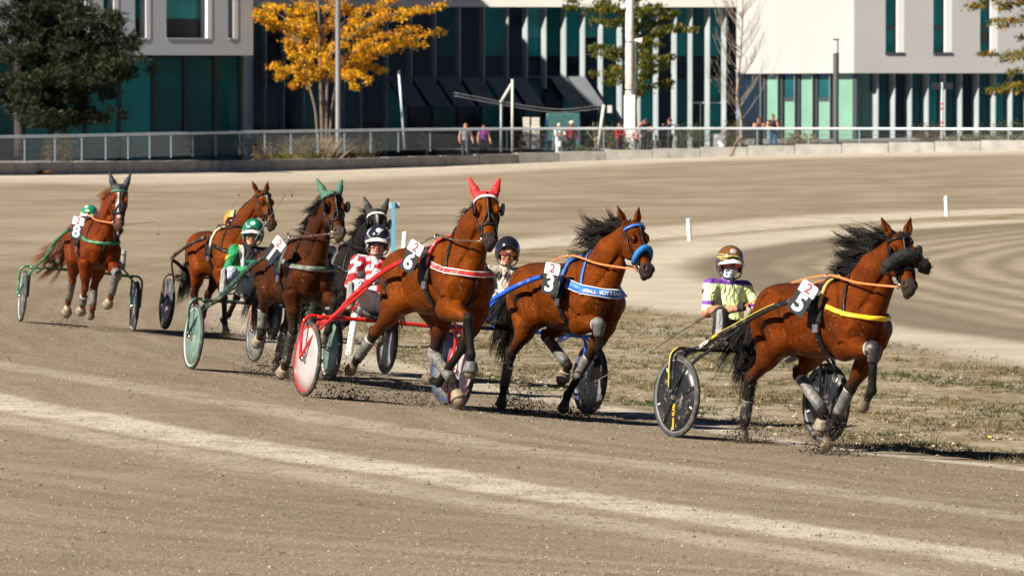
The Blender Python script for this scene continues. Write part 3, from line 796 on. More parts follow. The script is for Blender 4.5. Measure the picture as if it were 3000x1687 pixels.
    for sd in (-1, 1):                                                     # terret rings and girth buckles
        Pq, Nq = S.cast((.19, 0, 1.2), [(0, sd*math.sin(.35), math.cos(.35))]); q = Pq[0] + Nq[0]*.06
        a = np.linspace(0, two, 13); MB().tube([q + np.array((0, .03*math.cos(t), .03*math.sin(t))) for t in a], .005, 6, False).build('terret', st, root, True)
        Pq, Nq = S.cast((.20, 0, 1.14), [(0, sd*math.sin(1.75), math.cos(1.75))])
        MB().box((-.035, -.012, -.05), (.035, .012, .05), Matrix.Translation(Vector(Pq[0] + Nq[0]*.015))).build('buckle', st, root)
    # breast collar, with the neck strap that carries it
    cz = tack.get('collar_z', 1.17); bc = tack.get('collar')
    if bc:
        a = np.linspace(-1.9, 1.9, 40); zz = cz + .10*np.abs(a/1.9)**2
        Pn = S.cast(np.stack([np.full(40, .42), np.zeros(40), zz], 1), np.stack([np.cos(a), np.sin(a), np.zeros(40)], 1), off=.008)
        strap('breast_collar', Pn, tack.get('collar_w', .055), .016, bc)
        if tack.get('edge'):
            for dz in (-.5, .5):
                Pe = S.cast(np.stack([np.full(40, .42), np.zeros(40), zz + dz*tack.get('collar_w', .055)], 1), np.stack([np.cos(a), np.sin(a), np.zeros(40)], 1), off=.010)
                strap('collar_edge', Pe, .006, .018, tack['edge'])
        a = np.linspace(-1.95, 1.95, 30)
        Pn = S.cast((.50, 0, 1.28), np.stack([-.33*np.cos(a), np.sin(a), np.cos(a)], 1), off=.006)
        strap('neck_strap', Pn, .026, .008, tack.get('neck_strap', lea))
        if tack.get('text'):
            for ch, aa in zip(tack['text'], np.linspace(-.95, .12, len(tack['text']))):
                if ch == ' ': continue
                Pq, Nq = S.cast(np.array([(.42, 0, cz + .10*abs(aa/1.9)**2)]), [(math.cos(aa), math.sin(aa), 0)], off=.026)
                nn = Vector(Nq[0]); xx = Vector((-math.sin(aa), math.cos(aa), 0)); yy = nn.cross(xx).normalized(); xx = yy.cross(nn).normalized()
                text_mesh(ch, .05, root, Matrix.Translation(Vector(Pq[0])) @ Matrix((xx, yy, nn)).transposed().to_4x4(), mat('white_print', (.8, .8, .8), .6), 'collar_lettering', .0008)
        if tack.get('martingale'):
            a = np.linspace(cz - .02, .86, 14)
            Pn = S.cast(np.stack([np.full(14, .40), np.full(14, .0), a], 1), np.tile((1., -.05, 0), (14, 1)), off=.01)
            strap('martingale', Pn, .03, .01, lea)
    # bridle
    def hl(u0, lo, hi, n=28, tu=0.):
        a = np.linspace(lo, hi, n); Dv = np.stack([math.sin(t)*w + math.cos(t)*v + tu*math.cos(t)*u for t in a])
        return S.cast(hp(u0, -.05), Dv, off=.006)
    strap('browband', hl(.055, -1.5, 1.5), .028, .01, tack.get('brow', lea))
    strap('noseband', hl(.36, 0, two*(1-1/30), 30), .024, .009, lea, True)
    for sd in (-1, 1):
        ua = np.linspace(.02, .47, 14)
        Pn = S.cast(np.stack([hp(q_, -.05) for q_ in ua]), np.tile(sd*w*math.sin(1.5) + v*math.cos(1.5), (14, 1)), off=.006)
        strap('cheek_strap', Pn, .022, .009, lea)
        q = hp(.475, -.055, sd*.078); a = np.linspace(0, two, 13)
        MB().tube([q + H @ np.array((.028*math.cos(t), .028*math.sin(t), 0)) for t in a], .006, 6, False).build('bit_ring', st, root, True)
        if tack.get('blinkers'):
            c0 = hp(.175, .025, sd*.112); pl = MB()
            for q_, sz in ((0., 1.),):
                Vq = [c0 + H @ np.array((.065*math.cos(t), .058*math.sin(t), sd*(.012*math.sin(t) + .02))) for t in np.linspace(0, two, 17)[:-1]]
                Vi = [p + H @ np.array((0, 0, sd*.012)) for p in Vq]
                pl.add(Vq + Vi, [tuple(range(16)), tuple(range(31, 15, -1))] + [(k_, (k_+1) % 16, 16 + (k_+1) % 16, 16+k_) for k_ in range(16)])
            pl.build('blinker', lea, root)
        hand = HF[key].inv(SF[key].w(driver_hand(sd)))/HK[key]
        ring = S.cast((.19, 0, 1.2), [(0, sd*math.sin(.35), math.cos(.35))]); rgp = ring[0][0] + ring[1][0]*.075
        nk = lerp(q, rgp, .5) + np.array((0, sd*.05, -.02))
        R_ = spline([q + H @ np.array((0, -.02, 0)), nk, rgp, lerp(rgp, hand, .5) + np.array((0, 0, .05)), hand], 6)
        Nn = np.tile((0, sd*.9, .45), (len(R_), 1)); strap('rein', (R_, Nn), .019, .005, tack.get('rein', lea))
    ua = np.linspace(-.03, .34, 12)
    Pn = S.cast(np.stack([hp(q_, -.05) for q_ in ua]), np.tile(v, (12, 1)), off=.006)
    strap('face_strap', Pn, .022, .008, lea)
    for sd in (-1, 1):
        ua = np.linspace(.22, .47, 8); an = np.linspace(0, 1.35, 8)*sd
        Pn = S.cast(np.stack([hp(q_, -.05) for q_ in ua]), np.stack([math.sin(t)*w + math.cos(t)*v for t in an]), off=.006)
        strap('face_strap', Pn, .018, .008, lea)
    hd_ = spline([hp(-.02, -.02, -.08), hp(-.045, -.045, 0), hp(-.02, -.02, .08)], 6); strap('crown_strap', (hd_, np.tile(-u*.8 + v*.3, (len(hd_), 1))), .035, .012, lea)
    # overcheck from the poll back to the pad
    oc = spline([hp(-.05, -.06), lerp(hp(-.02, -.14), np.array((.3, 0, 1.56)), .5) + np.array((-.03, 0, .07)), (.22, 0, 1.54)], 8)
    MB().tube(oc, .008, 6).build('overcheck', lea, root, True)
    if tack.get('roll'):
        a = np.linspace(-1.75, 1.75, 26); r0 = tack['roll_r']; uo = tack.get('roll_u', .30)
        Dv = np.stack([math.sin(t)*w + math.cos(t)*v for t in a])
        Pn, Nn = S.cast(np.stack([hp(uo + .05*abs(t)**1.3, -.05) for t in a]), Dv, off=.004)
        wide = tack.get('roll_out', 0.); Pn = Pn + Nn*r0*.6 + np.outer(np.sign(a)*sm(.8, 1.75, np.abs(a))*wide, w)
        Pn = Pn + v*(sm(.6, 1.6, np.abs(a))*wide*.8)[:, None]
        mb = MB(); mb.tube(Pn, [r0*(.75 + .25*math.sin(math.pi*min(1, .12 + (i_+.0)/25*.9))) for i_ in range(26)], 14)
        o = mb.build('shadow_roll', tack['roll'], root, True)
        ns = 900; Vr = np.array(mb.v); ii = rg.integers(0, len(Vr), ns); cc = Pn[np.clip(ii//14, 0, 25)]; dd = Vr[ii] - cc; dd /= np.linalg.norm(dd, axis=1)[:, None] + 1e-9
        dd2 = dd + rg.normal(0, .5, dd.shape); St = Vr[ii][:, None] - dd[:, None]*.004 + dd2[:, None]*np.linspace(0, .014 if r0 > .04 else .006, 4)[None, :, None]
        Vh, Fh = strands(St, r0=.004); link('fleece', npmesh('fleece', Vh, Fh), tack['roll'], o)
    if hood:
        hs = SDF(hp(.0, 0) - .34, hp(.0, 0) + .34, .009)
        hs.el(hp(.035, -.035), (.105, .102, .110), .02, M=H)
        for b0, mid_, tip in eb:
            hs.rc(b0, mid_, .050, .040, .02); hs.rc(mid_, tip, .040, .016, .02)
        X_, Y_, Z_ = hs._g((slice(None),)*3)
        fu = (X_-P[0])*u[0] + (Y_-P[1])*u[1] + (Z_-P[2])*u[2]; hs.V = np.maximum(hs.V, fu - .055).astype(np.float32)
        Wh_, Fh_, _ = hs.mesh(); link('ear_hood', npmesh('ear_hood', Wh_, Fh_), hood, root)
    # --- boots
    for nm, kind in (tack.get('boots') or {}).items():
        J = [np.array(p, float) for p in legs[nm]]
        for kd in kind:
            if kd[0] == 'shin':
                a_, b_ = lerp(J[1], J[2], kd[2]), lerp(J[1], J[2], kd[3]); r_ = .054
                MB().tube([lerp(a_, b_, t) for t in np.linspace(0, 1, 7)], [r_*.92, r_, r_*1.02, r_, r_*.98, r_*1.02, r_*.98], 14).build('shin_boot', BOOTS[kd[1]], root, True)
                MB().tube([lerp(a_, b_, t) for t in (.03, .09)], r_*1.06, 14).build('boot_strap', BOOTS['white' if kd[1] == 'grey' else 'grey'], root, True)
            elif kd[0] == 'knee':
                up_ = lerp(J[0], J[1], .80); dn = lerp(J[1], J[2], .32)
                MB().tube(spline([up_, J[1], dn], 5), [.058, .062, .066, .068, .070, .070, .066, .06, .056, .053, .05], 14).build('knee_boot', BOOTS[kd[1]], root, True)
                MB().tube([up_, lerp(up_, J[1], .15)], .064, 14).build('boot_trim', BOOTS['white'], root, True)
            elif kd[0] == 'bell':
                d = J[3] - J[2]; ln_ = np.linalg.norm(d); d /= ln_; c0 = J[2] + d*max(.02, ln_-.10)
                MB().tube([c0 + d*t for t in (0, .015, .03, .05, .075, .095, .10)], [.048, .058, .060, .068, .074, .077, .060], 16).build('bell_boot', BOOTS[kd[1]], root, True)
            elif kd[0] == 'hock':
                up_ = lerp(J[0], J[1], .88); dn = lerp(J[1], J[2], .25)
                MB().tube(spline([up_, J[1], dn], 4), .064, 14).build('hock_boot', BOOTS[kd[1]], root, True)
    return root, S
# where the drivers hold the reins, in the sulky's own frame
def driver_hand(sd): return np.array((-.10, sd*.095, 1.215))
RED = mat('red_webbing', (.55, .02, .02), .4, dirt_amt=.35, dirt=(.5, .4, .32))
BLUE = mat('blue_webbing', (.02, .13, .50), .5, dirt_amt=.15)
YEL = mat('yellow_webbing', (.80, .50, .02), .4)
ORANGE = mat('orange_rein', (.62, .17, .05), .5, noise=.15)
GREENW = mat('green_webbing', (.02, .14, .075), .5, dirt_amt=.4)
DUSTG = mat('dusty_green_collar', (.06, .09, .07), .6, dirt_amt=.7, dirt=(.22, .21, .17))
WHITE = mat('white_trim', (.75, .73, .70), .6, noise=.1)
BFLEECE = mat('black_fleece', (.008, .008, .008), .9)
BLFLEECE = mat('blue_fleece', (.015, .16, .45), .9)
BROWNREIN = mat('brown_rein', (.06, .032, .02), .5, dirt_amt=.3)
bay = (.078, .0158, .0018); bay2 = (.092, .0205, .0018); dk = (.040, .0115, .0035); blk = (.010, .008, .007); chest = (.105, .019, .003)
bl = (.013, .011, .010)
HS = {}
LEGS5 = {'RF': [(.49, -.185, .90), (.84, -.16, .90), (.80, -.14, .53), (.68, -.13, .40)], 'LF': [(.40, .18, .86), (.20, .14, .545), (-.04, .12, .18), (-.09, .12, .04)],
         'RH': [(-.34, -.19, .95), (-.82, -.16, .61), (-.91, -.14, .24), (-.95, -.13, .08)], 'LH': [(-.26, .19, .92), (-.50, .14, .66), (-.13, .12, .33), (-.17, .12, .17)]}
LEGS3 = {'RF': [(.46, -.185, .86), (.73, -.16, .86), (.71, -.14, .50), (.66, -.13, .37)], 'LF': [(.38, .18, .85), (.19, .14, .55), (-.13, .12, .16), (-.19, .12, .03)],
         'RH': [(-.28, -.19, .94), (-.74, -.16, .55), (-.87, -.14, .22), (-.92, -.13, .06)], 'LH': [(-.24, .19, .90), (-.55, .14, .74), (-.14, .12, .45), (-.23, .12, .31)]}
LEGS6 = {'RF': [(.48, -.185, .84), (.82, -.16, .74), (.85, -.14, .40), (.83, -.13, .24)], 'LF': [(.41, .18, .82), (.22, .14, .50), (-.20, .12, .18), (-.40, .12, .22)],
         'RH': [(-.34, -.20, .95), (-.85, -.22, .66), (-1.14, -.24, .43), (-1.25, -.25, .33)], 'LH': [(-.20, .19, .90), (-.33, .14, .45), (.10, .12, .17), (.19, .12, .0)]}
LEGS1 = {'RF': [(.43, -.18, .87), (.40, -.16, .49), (.12, -.14, .13), (.0, -.13, .03)], 'LF': [(.46, .18, .88), (.84, .15, .80), (.74, .13, .50), (.62, .12, .40)],
         'RH': [(-.26, -.19, .98), (-.58, -.16, .80), (-.66, -.14, .52), (-.82, -.13, .41)], 'LH': [(-.34, .19, .94), (-.66, .14, .57), (-.78, .12, .27), (-.90, .12, .18)]}
LEGS8 = {'RF': [(.42, -.18, .88), (.33, -.16, .54), (.14, -.14, .31), (.0, -.13, .21)], 'LF': [(.48, .18, .88), (.88, .15, .76), (.68, .13, .44), (.55, .12, .33)],
         'RH': [(-.28, -.19, .94), (-.45, -.17, .63), (-.70, -.16, .33), (-.80, -.15, .17)], 'LH': [(-.28, .19, .94), (-.44, .14, .56), (-.46, .14, .27), (-.55, .14, .16)]}
LEGSG = {'RF': [(.44, -.18, .87), (.56, -.16, .49), (.56, -.14, .16), (.60, -.13, .04)], 'LF': [(.44, .18, .87), (.30, .15, .53), (.08, .13, .28), (-.05, .12, .22)],
         'RH': [(-.28, -.19, .94), (-.52, -.16, .56), (-.40, -.14, .25), (-.42, -.13, .12)], 'LH': [(-.34, .19, .94), (-.70, .14, .56), (-.85, .14, .26), (-.94, .14, .14)]}
LEGSH = {'RF': [(.44, -.18, .87), (.50, -.16, .60), (.22, -.15, .50), (.12, -.15, .38)], 'LF': [(.48, .18, .88), (.86, .15, .74), (.86, .15, .50), (.80, .15, .38)],
         'RH': [(-.28, -.19, .94), (-.46, -.16, .56), (-.30, -.14, .25), (-.32, -.13, .12)], 'LH': [(-.34, .19, .94), (-.72, .14, .56), (-.9, .14, .28), (-1.0, .14, .18)]}
HS['5'] = build_horse('5', 'bay horse with black fleece noseband and yellow breast strap leading the field', LEGS5, (.985, 0, 1.89), -22, 31, bay, bl, (.035, .026, .022), (.010, .008, .007),
    dict(collar=YEL, collar_w=.044, rein=ORANGE, blinkers=True, roll=BFLEECE, roll_r=.062, roll_u=.245, roll_out=.09, trim=mat('ochre_trim', (.5, .33, .08), .5),
         boots={'RF': [('knee', 'black')], 'LF': [('shin', 'grey', .0, .60)], 'RH': [('shin', 'black', .5, .95)], 'LH': [('shin', 'grey', .06, .92), ('bell', 'bell')]}),
    wind=.95, mane_len=.48, mane_n=300, tail=dict(mid=(-.16, -.02, -.35), end=(-.28, -.02, -.85), spread=.075, n=420), seed=5)

HS['3'] = build_horse('3', 'bay horse with blue fleece noseband and blue lettered breast collar', LEGS3, (1.05, 0, 1.86), 2, 28, bay2, bl, (.035, .026, .022), (.016, .012, .010),
    dict(collar=BLUE, collar_w=.085, edge=WHITE, text='STALL KOTTING', neck_strap=BLUE, rein=ORANGE, roll=BLFLEECE, roll_r=.030, roll_u=.30, brow=BLUE, trim=BLUE,
         boots={'RF': [('knee', 'grey')], 'LF': [('shin', 'grey', .0, .55)], 'RH': [('shin', 'grey', .35, .95)], 'LH': [('shin', 'grey', .10, .92), ('bell', 'bell')]}),
    wind=1.0, mane_len=.50, mane_n=190, tail=dict(mid=(-.17, -.02, -.34), end=(-.30, .0, -.72), spread=.075, n=300), seed=3, fan=(0, .12))
HS['6'] = build_horse('6', 'bay horse with red ear hood and red breast collar', LEGS6, (.86, 0, 1.885), -22, 34, bay2, bl, (.028, .021, .018), (.010, .008, .007),
    dict(collar=RED, collar_w=.048, edge=WHITE, rein=BROWNREIN, blinkers=True, martingale=True, brow=WHITE, trim=RED, collar_z=1.16,
         boots={'RF': [('bell', 'grey')], 'LH': [('hock', 'grey'), ('shin', 'grey', .2, .85), ('bell', 'bell')], 'RH': [('shin', 'grey', .2, .92)]}),
    wind=.15, mane_len=.13, mane_n=240, hood=mat('red_hood', (.62, .012, .012), .7, noise=.15, nscale=30, dirt_amt=.12, dirt=(.5, .35, .3)), tail=dict(mid=(-.14, .04, -.36), end=(-.24, .06, -.66), spread=.045, n=160), seed=6)
HS['1'] = build_horse('1', 'dark bay horse with green ear hood and mud-caked harness', LEGS1, (1.10, .0, 1.95), -2, 33, dk, (.018, .014, .012), (.06, .045, .035), (.008, .007, .006),
    dict(collar=DUSTG, collar_w=.06, rein=BROWNREIN, blinkers=True, collar_z=1.16,
         boots={'RF': [('shin', 'black', .0, .95), ('bell', 'bell')], 'RH': [('shin', 'grey', .05, .8), ('bell', 'bell')], 'LH': [('shin', 'grey', .05, .9)]}),
    wind=.2, mane_len=.30, mane_n=300, hood=mat('green_hood', (.045, .125, .085), .8, noise=.25, nscale=40, dirt_amt=.3, dirt=(.2, .22, .18)), tail=dict(mid=(-.2, .0, -.3), end=(-.3, .0, -.7), spread=.08, n=300), seed=11)
HS['h'] = build_horse('h', 'nearly black horse with dark ear hood and white brow mark', LEGSH, (.92, 0, 1.89), -14, 34, blk, (.010, .009, .008), (.03, .024, .022), (.008, .007, .006),
    dict(collar=LEATHER(), rein=LEATHER(), blinkers=True, brow=WHITE, boots={'RF': [('shin', 'grey', .1, .7), ('bell', 'bell')], 'LF': [('bell', 'bell')]}),
    res=.013, wind=.6, mane_len=.3, hood=mat('dark_hood', (.022, .019, .017), .85, noise=.3, nscale=40, dirt_amt=.25, dirt=(.1, .09, .08)), blaze=.8, seed=12)
HS['g'] = build_horse('g', 'bright bay horse with bare ears and white star behind the green helmet', LEGSG, (1.30, .05, 2.02), 10, 30, (.100, .022, .0025), (.02, .010, .008), (.05, .03, .024), (.008, .007, .006),
    dict(collar=LEATHER(), rein=LEATHER(), trim=mat('cream_trim', (.6, .5, .28), .6), boots={}),
    res=.013, wind=.0, mane_len=.14, blaze=1., seed=13)
HS['8'] = build_horse('8', 'chestnut horse with flaxen mane and dark ear covers at far left', LEGS8, (1.10, .08, 1.93), -8, 14, chest, (.10, .03, .012), (.10, .05, .035), (.27, .085, .022),
    dict(collar=GREENW, collar_w=.045, rein=ORANGE, martingale=True, brow=GREENW, boots={'RF': [('shin', 'grey', .45, .95), ('bell', 'bell')], 'LF': [('shin', 'grey', .1, .85), ('knee', 'grey'), ('bell', 'bell')], 'RH': [('shin', 'grey', .0, .85), ('bell', 'bell')], 'LH': [('shin', 'grey', .0, .9)]}),
    res=.013, wind=.8, mane_len=.33, mane_n=200, hood=mat('slate_ear_cover', (.02, .025, .03), .7), sock=('RF', 'RH', 'LF'), blaze=1.6, tail=dict(mid=(-.35, -.10, -.20), end=(-.55, -.42, -.50), spread=.09, n=260), seed=8)

# ================================================================ sulkies
RUBBER = mat('tyre_rubber', (.03, .03, .031), .75, dirt_amt=.45, dirt=(.13, .115, .09), dirt_scale=9)
WHITEP = mat('plate_white', (.78, .76, .74), .45, noise=.06, nscale=12)
BLACKP = mat('plate_black', (.012, .014, .018), .4)
REDP = mat('digit_red', (.62, .02, .02), .5)
SEATM = mat('seat_black', (.012, .012, .013), .55, dirt_amt=.3)
def sulky(key, label, paint, disc, rim, num=None, tilt=30., plate_px=None, stripe=None, spokes=False, team=None, dusty=False):
    fr = SF[key]; root = empty('sulky', fr.mat()); tag(root, label, 'sulky', 'racing sulkies')
    two = 2*math.pi; HZ = .374
    for sd in (-1, 1):
        w = empty('wheel'); w.parent = root; w.location = (0, sd*.82, HZ); w.rotation_euler = (R(90), 0, 0)
        a = np.linspace(0, two, 49)
        MB().lathe([(.330, -.016), (.345, -.022), (.366, -.018), (.374, 0), (.366, .018), (.345, .022), (.330, .016)], 56).build('tyre', RUBBER, w, True)
        MB().lathe([(.318, -.012), (.336, -.019), (.338, .0), (.336, .019), (.318, .012), (.318, -.012)], 56).build('rim', rim, w, True)
        MB().lathe([(.0005, -.022), (.06, -.020), (.20, -.013), (.322, -.008), (.322, .008), (.20, .013), (.06, .020), (.0005, .022)], 48).build('disc', disc, w, True)
        if spokes:
            for k_ in range(5):
                t = two*k_/5 + .3
                for sz in (-1, 1):
                    MB().bar((.05*math.cos(t), .05*math.sin(t), sz*.022), (.31*math.cos(t), .31*math.sin(t), sz*.012), .035, .016, (0, 0, 1)).build('spoke', disc, w, bevel=.005)
                    t2 = t + two/10
                    MB().bar((.26*math.cos(t2), .26*math.sin(t2), sz*.0125), (.30*math.cos(t2), .30*math.sin(t2), sz*.0105), .012, .006).build('vent_slot', WHITEP, w)
        if not spokes:
            for rr in (.20, .255):
                MB().tube([(rr*math.cos(t), rr*math.sin(t), .0) for t in a], .0145 - (.0045 if rr > .22 else 0), 6, False).build('disc_ring', rim if rr < .22 else disc, w, True)
        MB().lathe([(.0005, -.07), (.022, -.07), (.028, -.05), (.032, .05), (.022, .07), (.0005, .07)], 16).build('hub', STEEL(), w, True)
        if team and sd == -1:
            text_mesh(team, .052, w, Matrix.Translation((.0, -.19, .024)) @ Matrix.Rotation(R(90), 4, 'Z'), mat('gold_print', (.75, .45, .02), .5), 'wheel_lettering', .0012)
        # fork legs, arch over the wheel
        for off, nm in ((.075, 'outer'), (-.075, 'inner')):
            y = sd*(.82 + off); zt = .80
            pts = spline([(.0, y, HZ), (-.02, y, .55), (-.015, y, .72), (-.01, y - sd*.03, .78), (0, sd*(.82 + off - .09), zt + .01), (0, sd*.62, zt)], 5)
            MB().tube(pts, .0165, 8).build('fork', paint, root, True)
            if stripe and off > 0:
                MB().tube(pts[2:-2] + np.array((.004, sd*.013, .006)), .006, 5).build('stripe', stripe, root, True)
    MB().tube(spline([(0, -.76, .80), (-.02, -.4, .81), (-.02, 0, .81), (-.02, .4, .81), (0, .76, .80)], 5), .021, 10).build('crossbar', paint, root, True)
    for sd in (-1, 1):
        tip = fr.inv(HF[key].w(np.array((.20, sd*.345, 1.37))*HK[key]))
        hq = lambda *p: fr.inv(HF[key].w(np.array(p)*HK[key]))
        t1 = hq(-.72, sd*.44, 1.08); t2_ = hq(-.28, sd*.40, 1.25); t1b = lerp((-.02, sd*.56, .83), t1, .55) + np.array((0, 0, .01))
        sp = spline([(-.34, sd*.60, .74), (-.02, sd*.56, .83), t1b, t1, t2_, tip], 6)
        MB().tube(sp, np.linspace(.031, .024, len(sp)), 10).build('shaft', paint, root, True)
        MB().tube(sp[-3:] + np.array((0, 0, 0)), .030, 10).build('shaft_grip', SEATM, root, True)
        MB().tube(spline([(0, sd*.90, HZ), (.16, sd*.80, .66), t1 + np.array((.0, sd*.0, -.05)), lerp(t1, t2_, .6)], 6), .0145, 8).build('brace', paint, root, True)
        if stripe:
            MB().tube(sp[6:-5] + np.array((0, sd*.022, .018)), .0034, 5).build('stripe', stripe, root, True)
        fx = np.array((.13, sd*.47, 1.03))
        MB().tube(spline([(fx[0]-.02, sd*.56, .92), (fx[0]+.03, sd*.54, .90), (fx[0]+.05, sd*.45, .91), (fx[0]+.03, sd*.40, .98)], 5), .010, 8).build('foot_rest', paint, root, True)
        if sd == -1 and key in '56':
            for txt, off_, mm in tack_text.get(key, ()):
                i_ = int(off_*(len(sp)-2)); d = Vector(sp[i_+1] - sp[i_]).normalized(); nn = Vector((0, -1, .25)).normalized(); yy = nn.cross(d).normalized(); nn = d.cross(yy)
                text_mesh(txt, .030 if len(txt) > 8 else .048, root, Matrix.Translation(Vector(sp[i_]) + nn*.031) @ Matrix((d, yy, nn)).transposed().to_4x4(), mm, 'shaft_lettering', .001)
    # seat on its bracket
    MB().tube(spline([(-.02, -.16, .81), (-.25, -.14, .80), (-.48, -.12, .84)], 4), .014, 8).build('seat_bracket', paint, root, True)
    MB().tube(spline([(-.02, .16, .81), (-.25, .14, .80), (-.48, .12, .84)], 4), .014, 8).build('seat_bracket', paint, root, True)
    V = []; n1, n2 = 9, 9
    for i in range(n1):
        for j in range(n2):
            a_, b_ = i/(n1-1)*2-1, j/(n2-1)*2-1
            V.append((-.42 + .17*a_, .19*b_*(1-.12*a_*a_), .855 + .05*b_*b_ + .035*max(0, -a_)**2))
    F = [(i*n2+j, i*n2+j+1, (i+1)*n2+j+1, (i+1)*n2+j) for i in range(n1-1) for j in range(n2-1)]
    V2 = [(x, y, z-.035) for x, y, z in V]; m_ = n1*n2
    F += [tuple(q+m_ for q in f[::-1]) for f in F]
    for i in range(n1-1):
        for j in (0, n2-1): F.append((i*n2+j, (i+1)*n2+j, (i+1)*n2+j+m_, i*n2+j+m_))
    for j in range(n2-1):
        for i in (0, n1-1): F.append((i*n2+j, i*n2+j+1, i*n2+j+1+m_, i*n2+j+m_))
    MB().add(V+V2, F).build('seat', SEATM, root, True)
    if num:
        # number plate hung on the off-side shaft
        tip = fr.inv(HF[key].w(np.array((.20, -.31, 1.36))*HK[key]))
        r = ray(*plate_px); n_ = fr.R[:, 1]; Y = (tip[1] - .115 - (CAMP - fr.o) @ n_)/(r @ n_); c = Vector(fr.inv(CAMP + r*Y))
        t = R(tilt); yw = R(62 if key == '8' else 34); Rz = Matrix.Rotation(yw, 3, 'Z'); ex = Rz @ Vector((math.cos(t), 0, -math.sin(t))); ez = Rz @ Vector((math.sin(t), 0, math.cos(t))); en = Rz @ Vector((0, -1, 0))
        Mx = Matrix.Translation(c) @ Matrix((ex, ez, en)).transposed().to_4x4()
        plate = empty('number_plate'); plate.parent = root
        hw, hh = .085, .155
        def rr_(x0, x1, y0, y1, r_, corners):
            P_ = []
            for cx_, cy_, a0, on in ((x1-r_, y1-r_, 0, corners[0]), (x0+r_, y1-r_, 90, corners[1]), (x0+r_, y0+r_, 180, corners[2]), (x1-r_, y0+r_, 270, corners[3])):
                if on: P_ += [(cx_ + r_*math.cos(R(a0+q)), cy_ + r_*math.sin(R(a0+q))) for q in (0, 22, 45, 67, 90)]
                else: P_.append((x1 if a0 in (0, 270) else x0, y1 if a0 in (0, 90) else y0))
            return P_
        def slab(P_, mm, nm):
            k_ = len(P_); V_ = [tuple(Mx @ Vector((x, y, z))) for z in (0, .006) for x, y in P_]
            MB().add(V_, [tuple(range(k_))[::-1], tuple(range(k_, 2*k_))] + [(q, (q+1) % k_, k_+(q+1) % k_, k_+q) for q in range(k_)]).build(nm, mm, plate)
        slab(rr_(-hw, hw, hh*.28, hh, .02, (1, 1, 0, 0)), WHITEP, 'race_panel'); slab(rr_(-hw, hw, -hh, hh*.28, .02, (0, 0, 1, 1)), BLACKP, 'start_panel')
        text_mesh('2', .125, plate, Mx @ Matrix.Translation((.0, hh*.64, .008)), REDP, 'red_digit', .003)
        text_mesh(num, .225, plate, Mx @ Matrix.Translation((.0, -hh*.36, .008)), WHITEP, 'white_digit', .006)
    return root
tack_text = {'5': [('MCR', .40, YEL), ('CUSTOM', .26, WHITE)]}
pt_red = mat('red_paint', (.56, .012, .010), .22, coat=.5, dirt_amt=.18, dirt=(.4, .2, .15))
pt_blue = mat('blue_paint', (.012, .085, .50), .3, coat=.4, dirt_amt=.25, dirt=(.3, .33, .4))
pt_black = mat('black_paint', (.010, .011, .012), .25, coat=.5, dirt_amt=.3, dirt=(.25, .22, .18))
pt_dgreen = mat('black_green_paint', (.012, .030, .024), .35, dirt_amt=.45, dirt=(.2, .19, .15))
pt_green = mat('green_paint', (.022, .145, .060), .35, dirt_amt=.45, dirt=(.28, .30, .25))
pt_pink = mat('faded_pink_paint', (.50, .17, .12), .5, dirt_amt=.4)
pt_rust = mat('rusty_black_paint', (.035, .026, .020), .4, dirt_amt=.5, dirt=(.16, .09, .05))
d_black = mat('black_disc', (.012, .012, .013), .35, dirt_amt=.2)
d_white = mat('milky_disc', (.36, .315, .31), .35, noise=.12, nscale=5, dirt_amt=.12, dirt=(.40, .30, .28))
d_green = mat('pale_green_disc', (.10, .165, .135), .35, noise=.2, nscale=6, dirt_amt=.3, dirt=(.3, .31, .27))
d_grey = mat('grey_disc', (.17, .175, .18), .4, noise=.2, nscale=6, dirt_amt=.35)
d_dark = mat('smoked_disc', (.045, .047, .047), .4, dirt_amt=.45)
r_grey = mat('grey_rim', (.13, .13, .13), .4); r_red = mat('red_rim', (.5, .02, .02), .3); r_white = mat('white_rim', (.38, .38, .37), .4); r_blue = mat('blue_rim', (.02, .05, .15), .35)
sulky('5', 'black racing sulky with yellow pinstripes carrying number 5', pt_black, d_black, r_grey, '5', 30, (2352, 874), mat('yellow_stripe', (.72, .55, .04), .4), True, 'Team G.Ma')
sulky('3', 'blue racing sulky carrying number 3', pt_blue, d_grey, r_blue, '3', 6, (1614, 816))
sulky('6', 'bright red racing sulky with milky white wheels carrying number 6', pt_red, d_white, r_red, '6', 24, (1206, 752))
sulky('1', 'dark green racing sulky with pale green wheels carrying number 1', pt_dgreen, d_green, r_white, '1', 38, (804, 733), mat('green_stripe', (.03, .28, .16), .4))
sulky('h', 'faded pink sulky half hidden behind the dark bay horse', pt_pink, d_grey, r_grey)
sulky('g', 'rusty black sulky behind the bare-eared bay horse', pt_rust, d_dark, r_grey)
sulky('8', 'green racing sulky at far left carrying number 8', pt_green, d_dark, r_white, '8', 6, (226, 668))

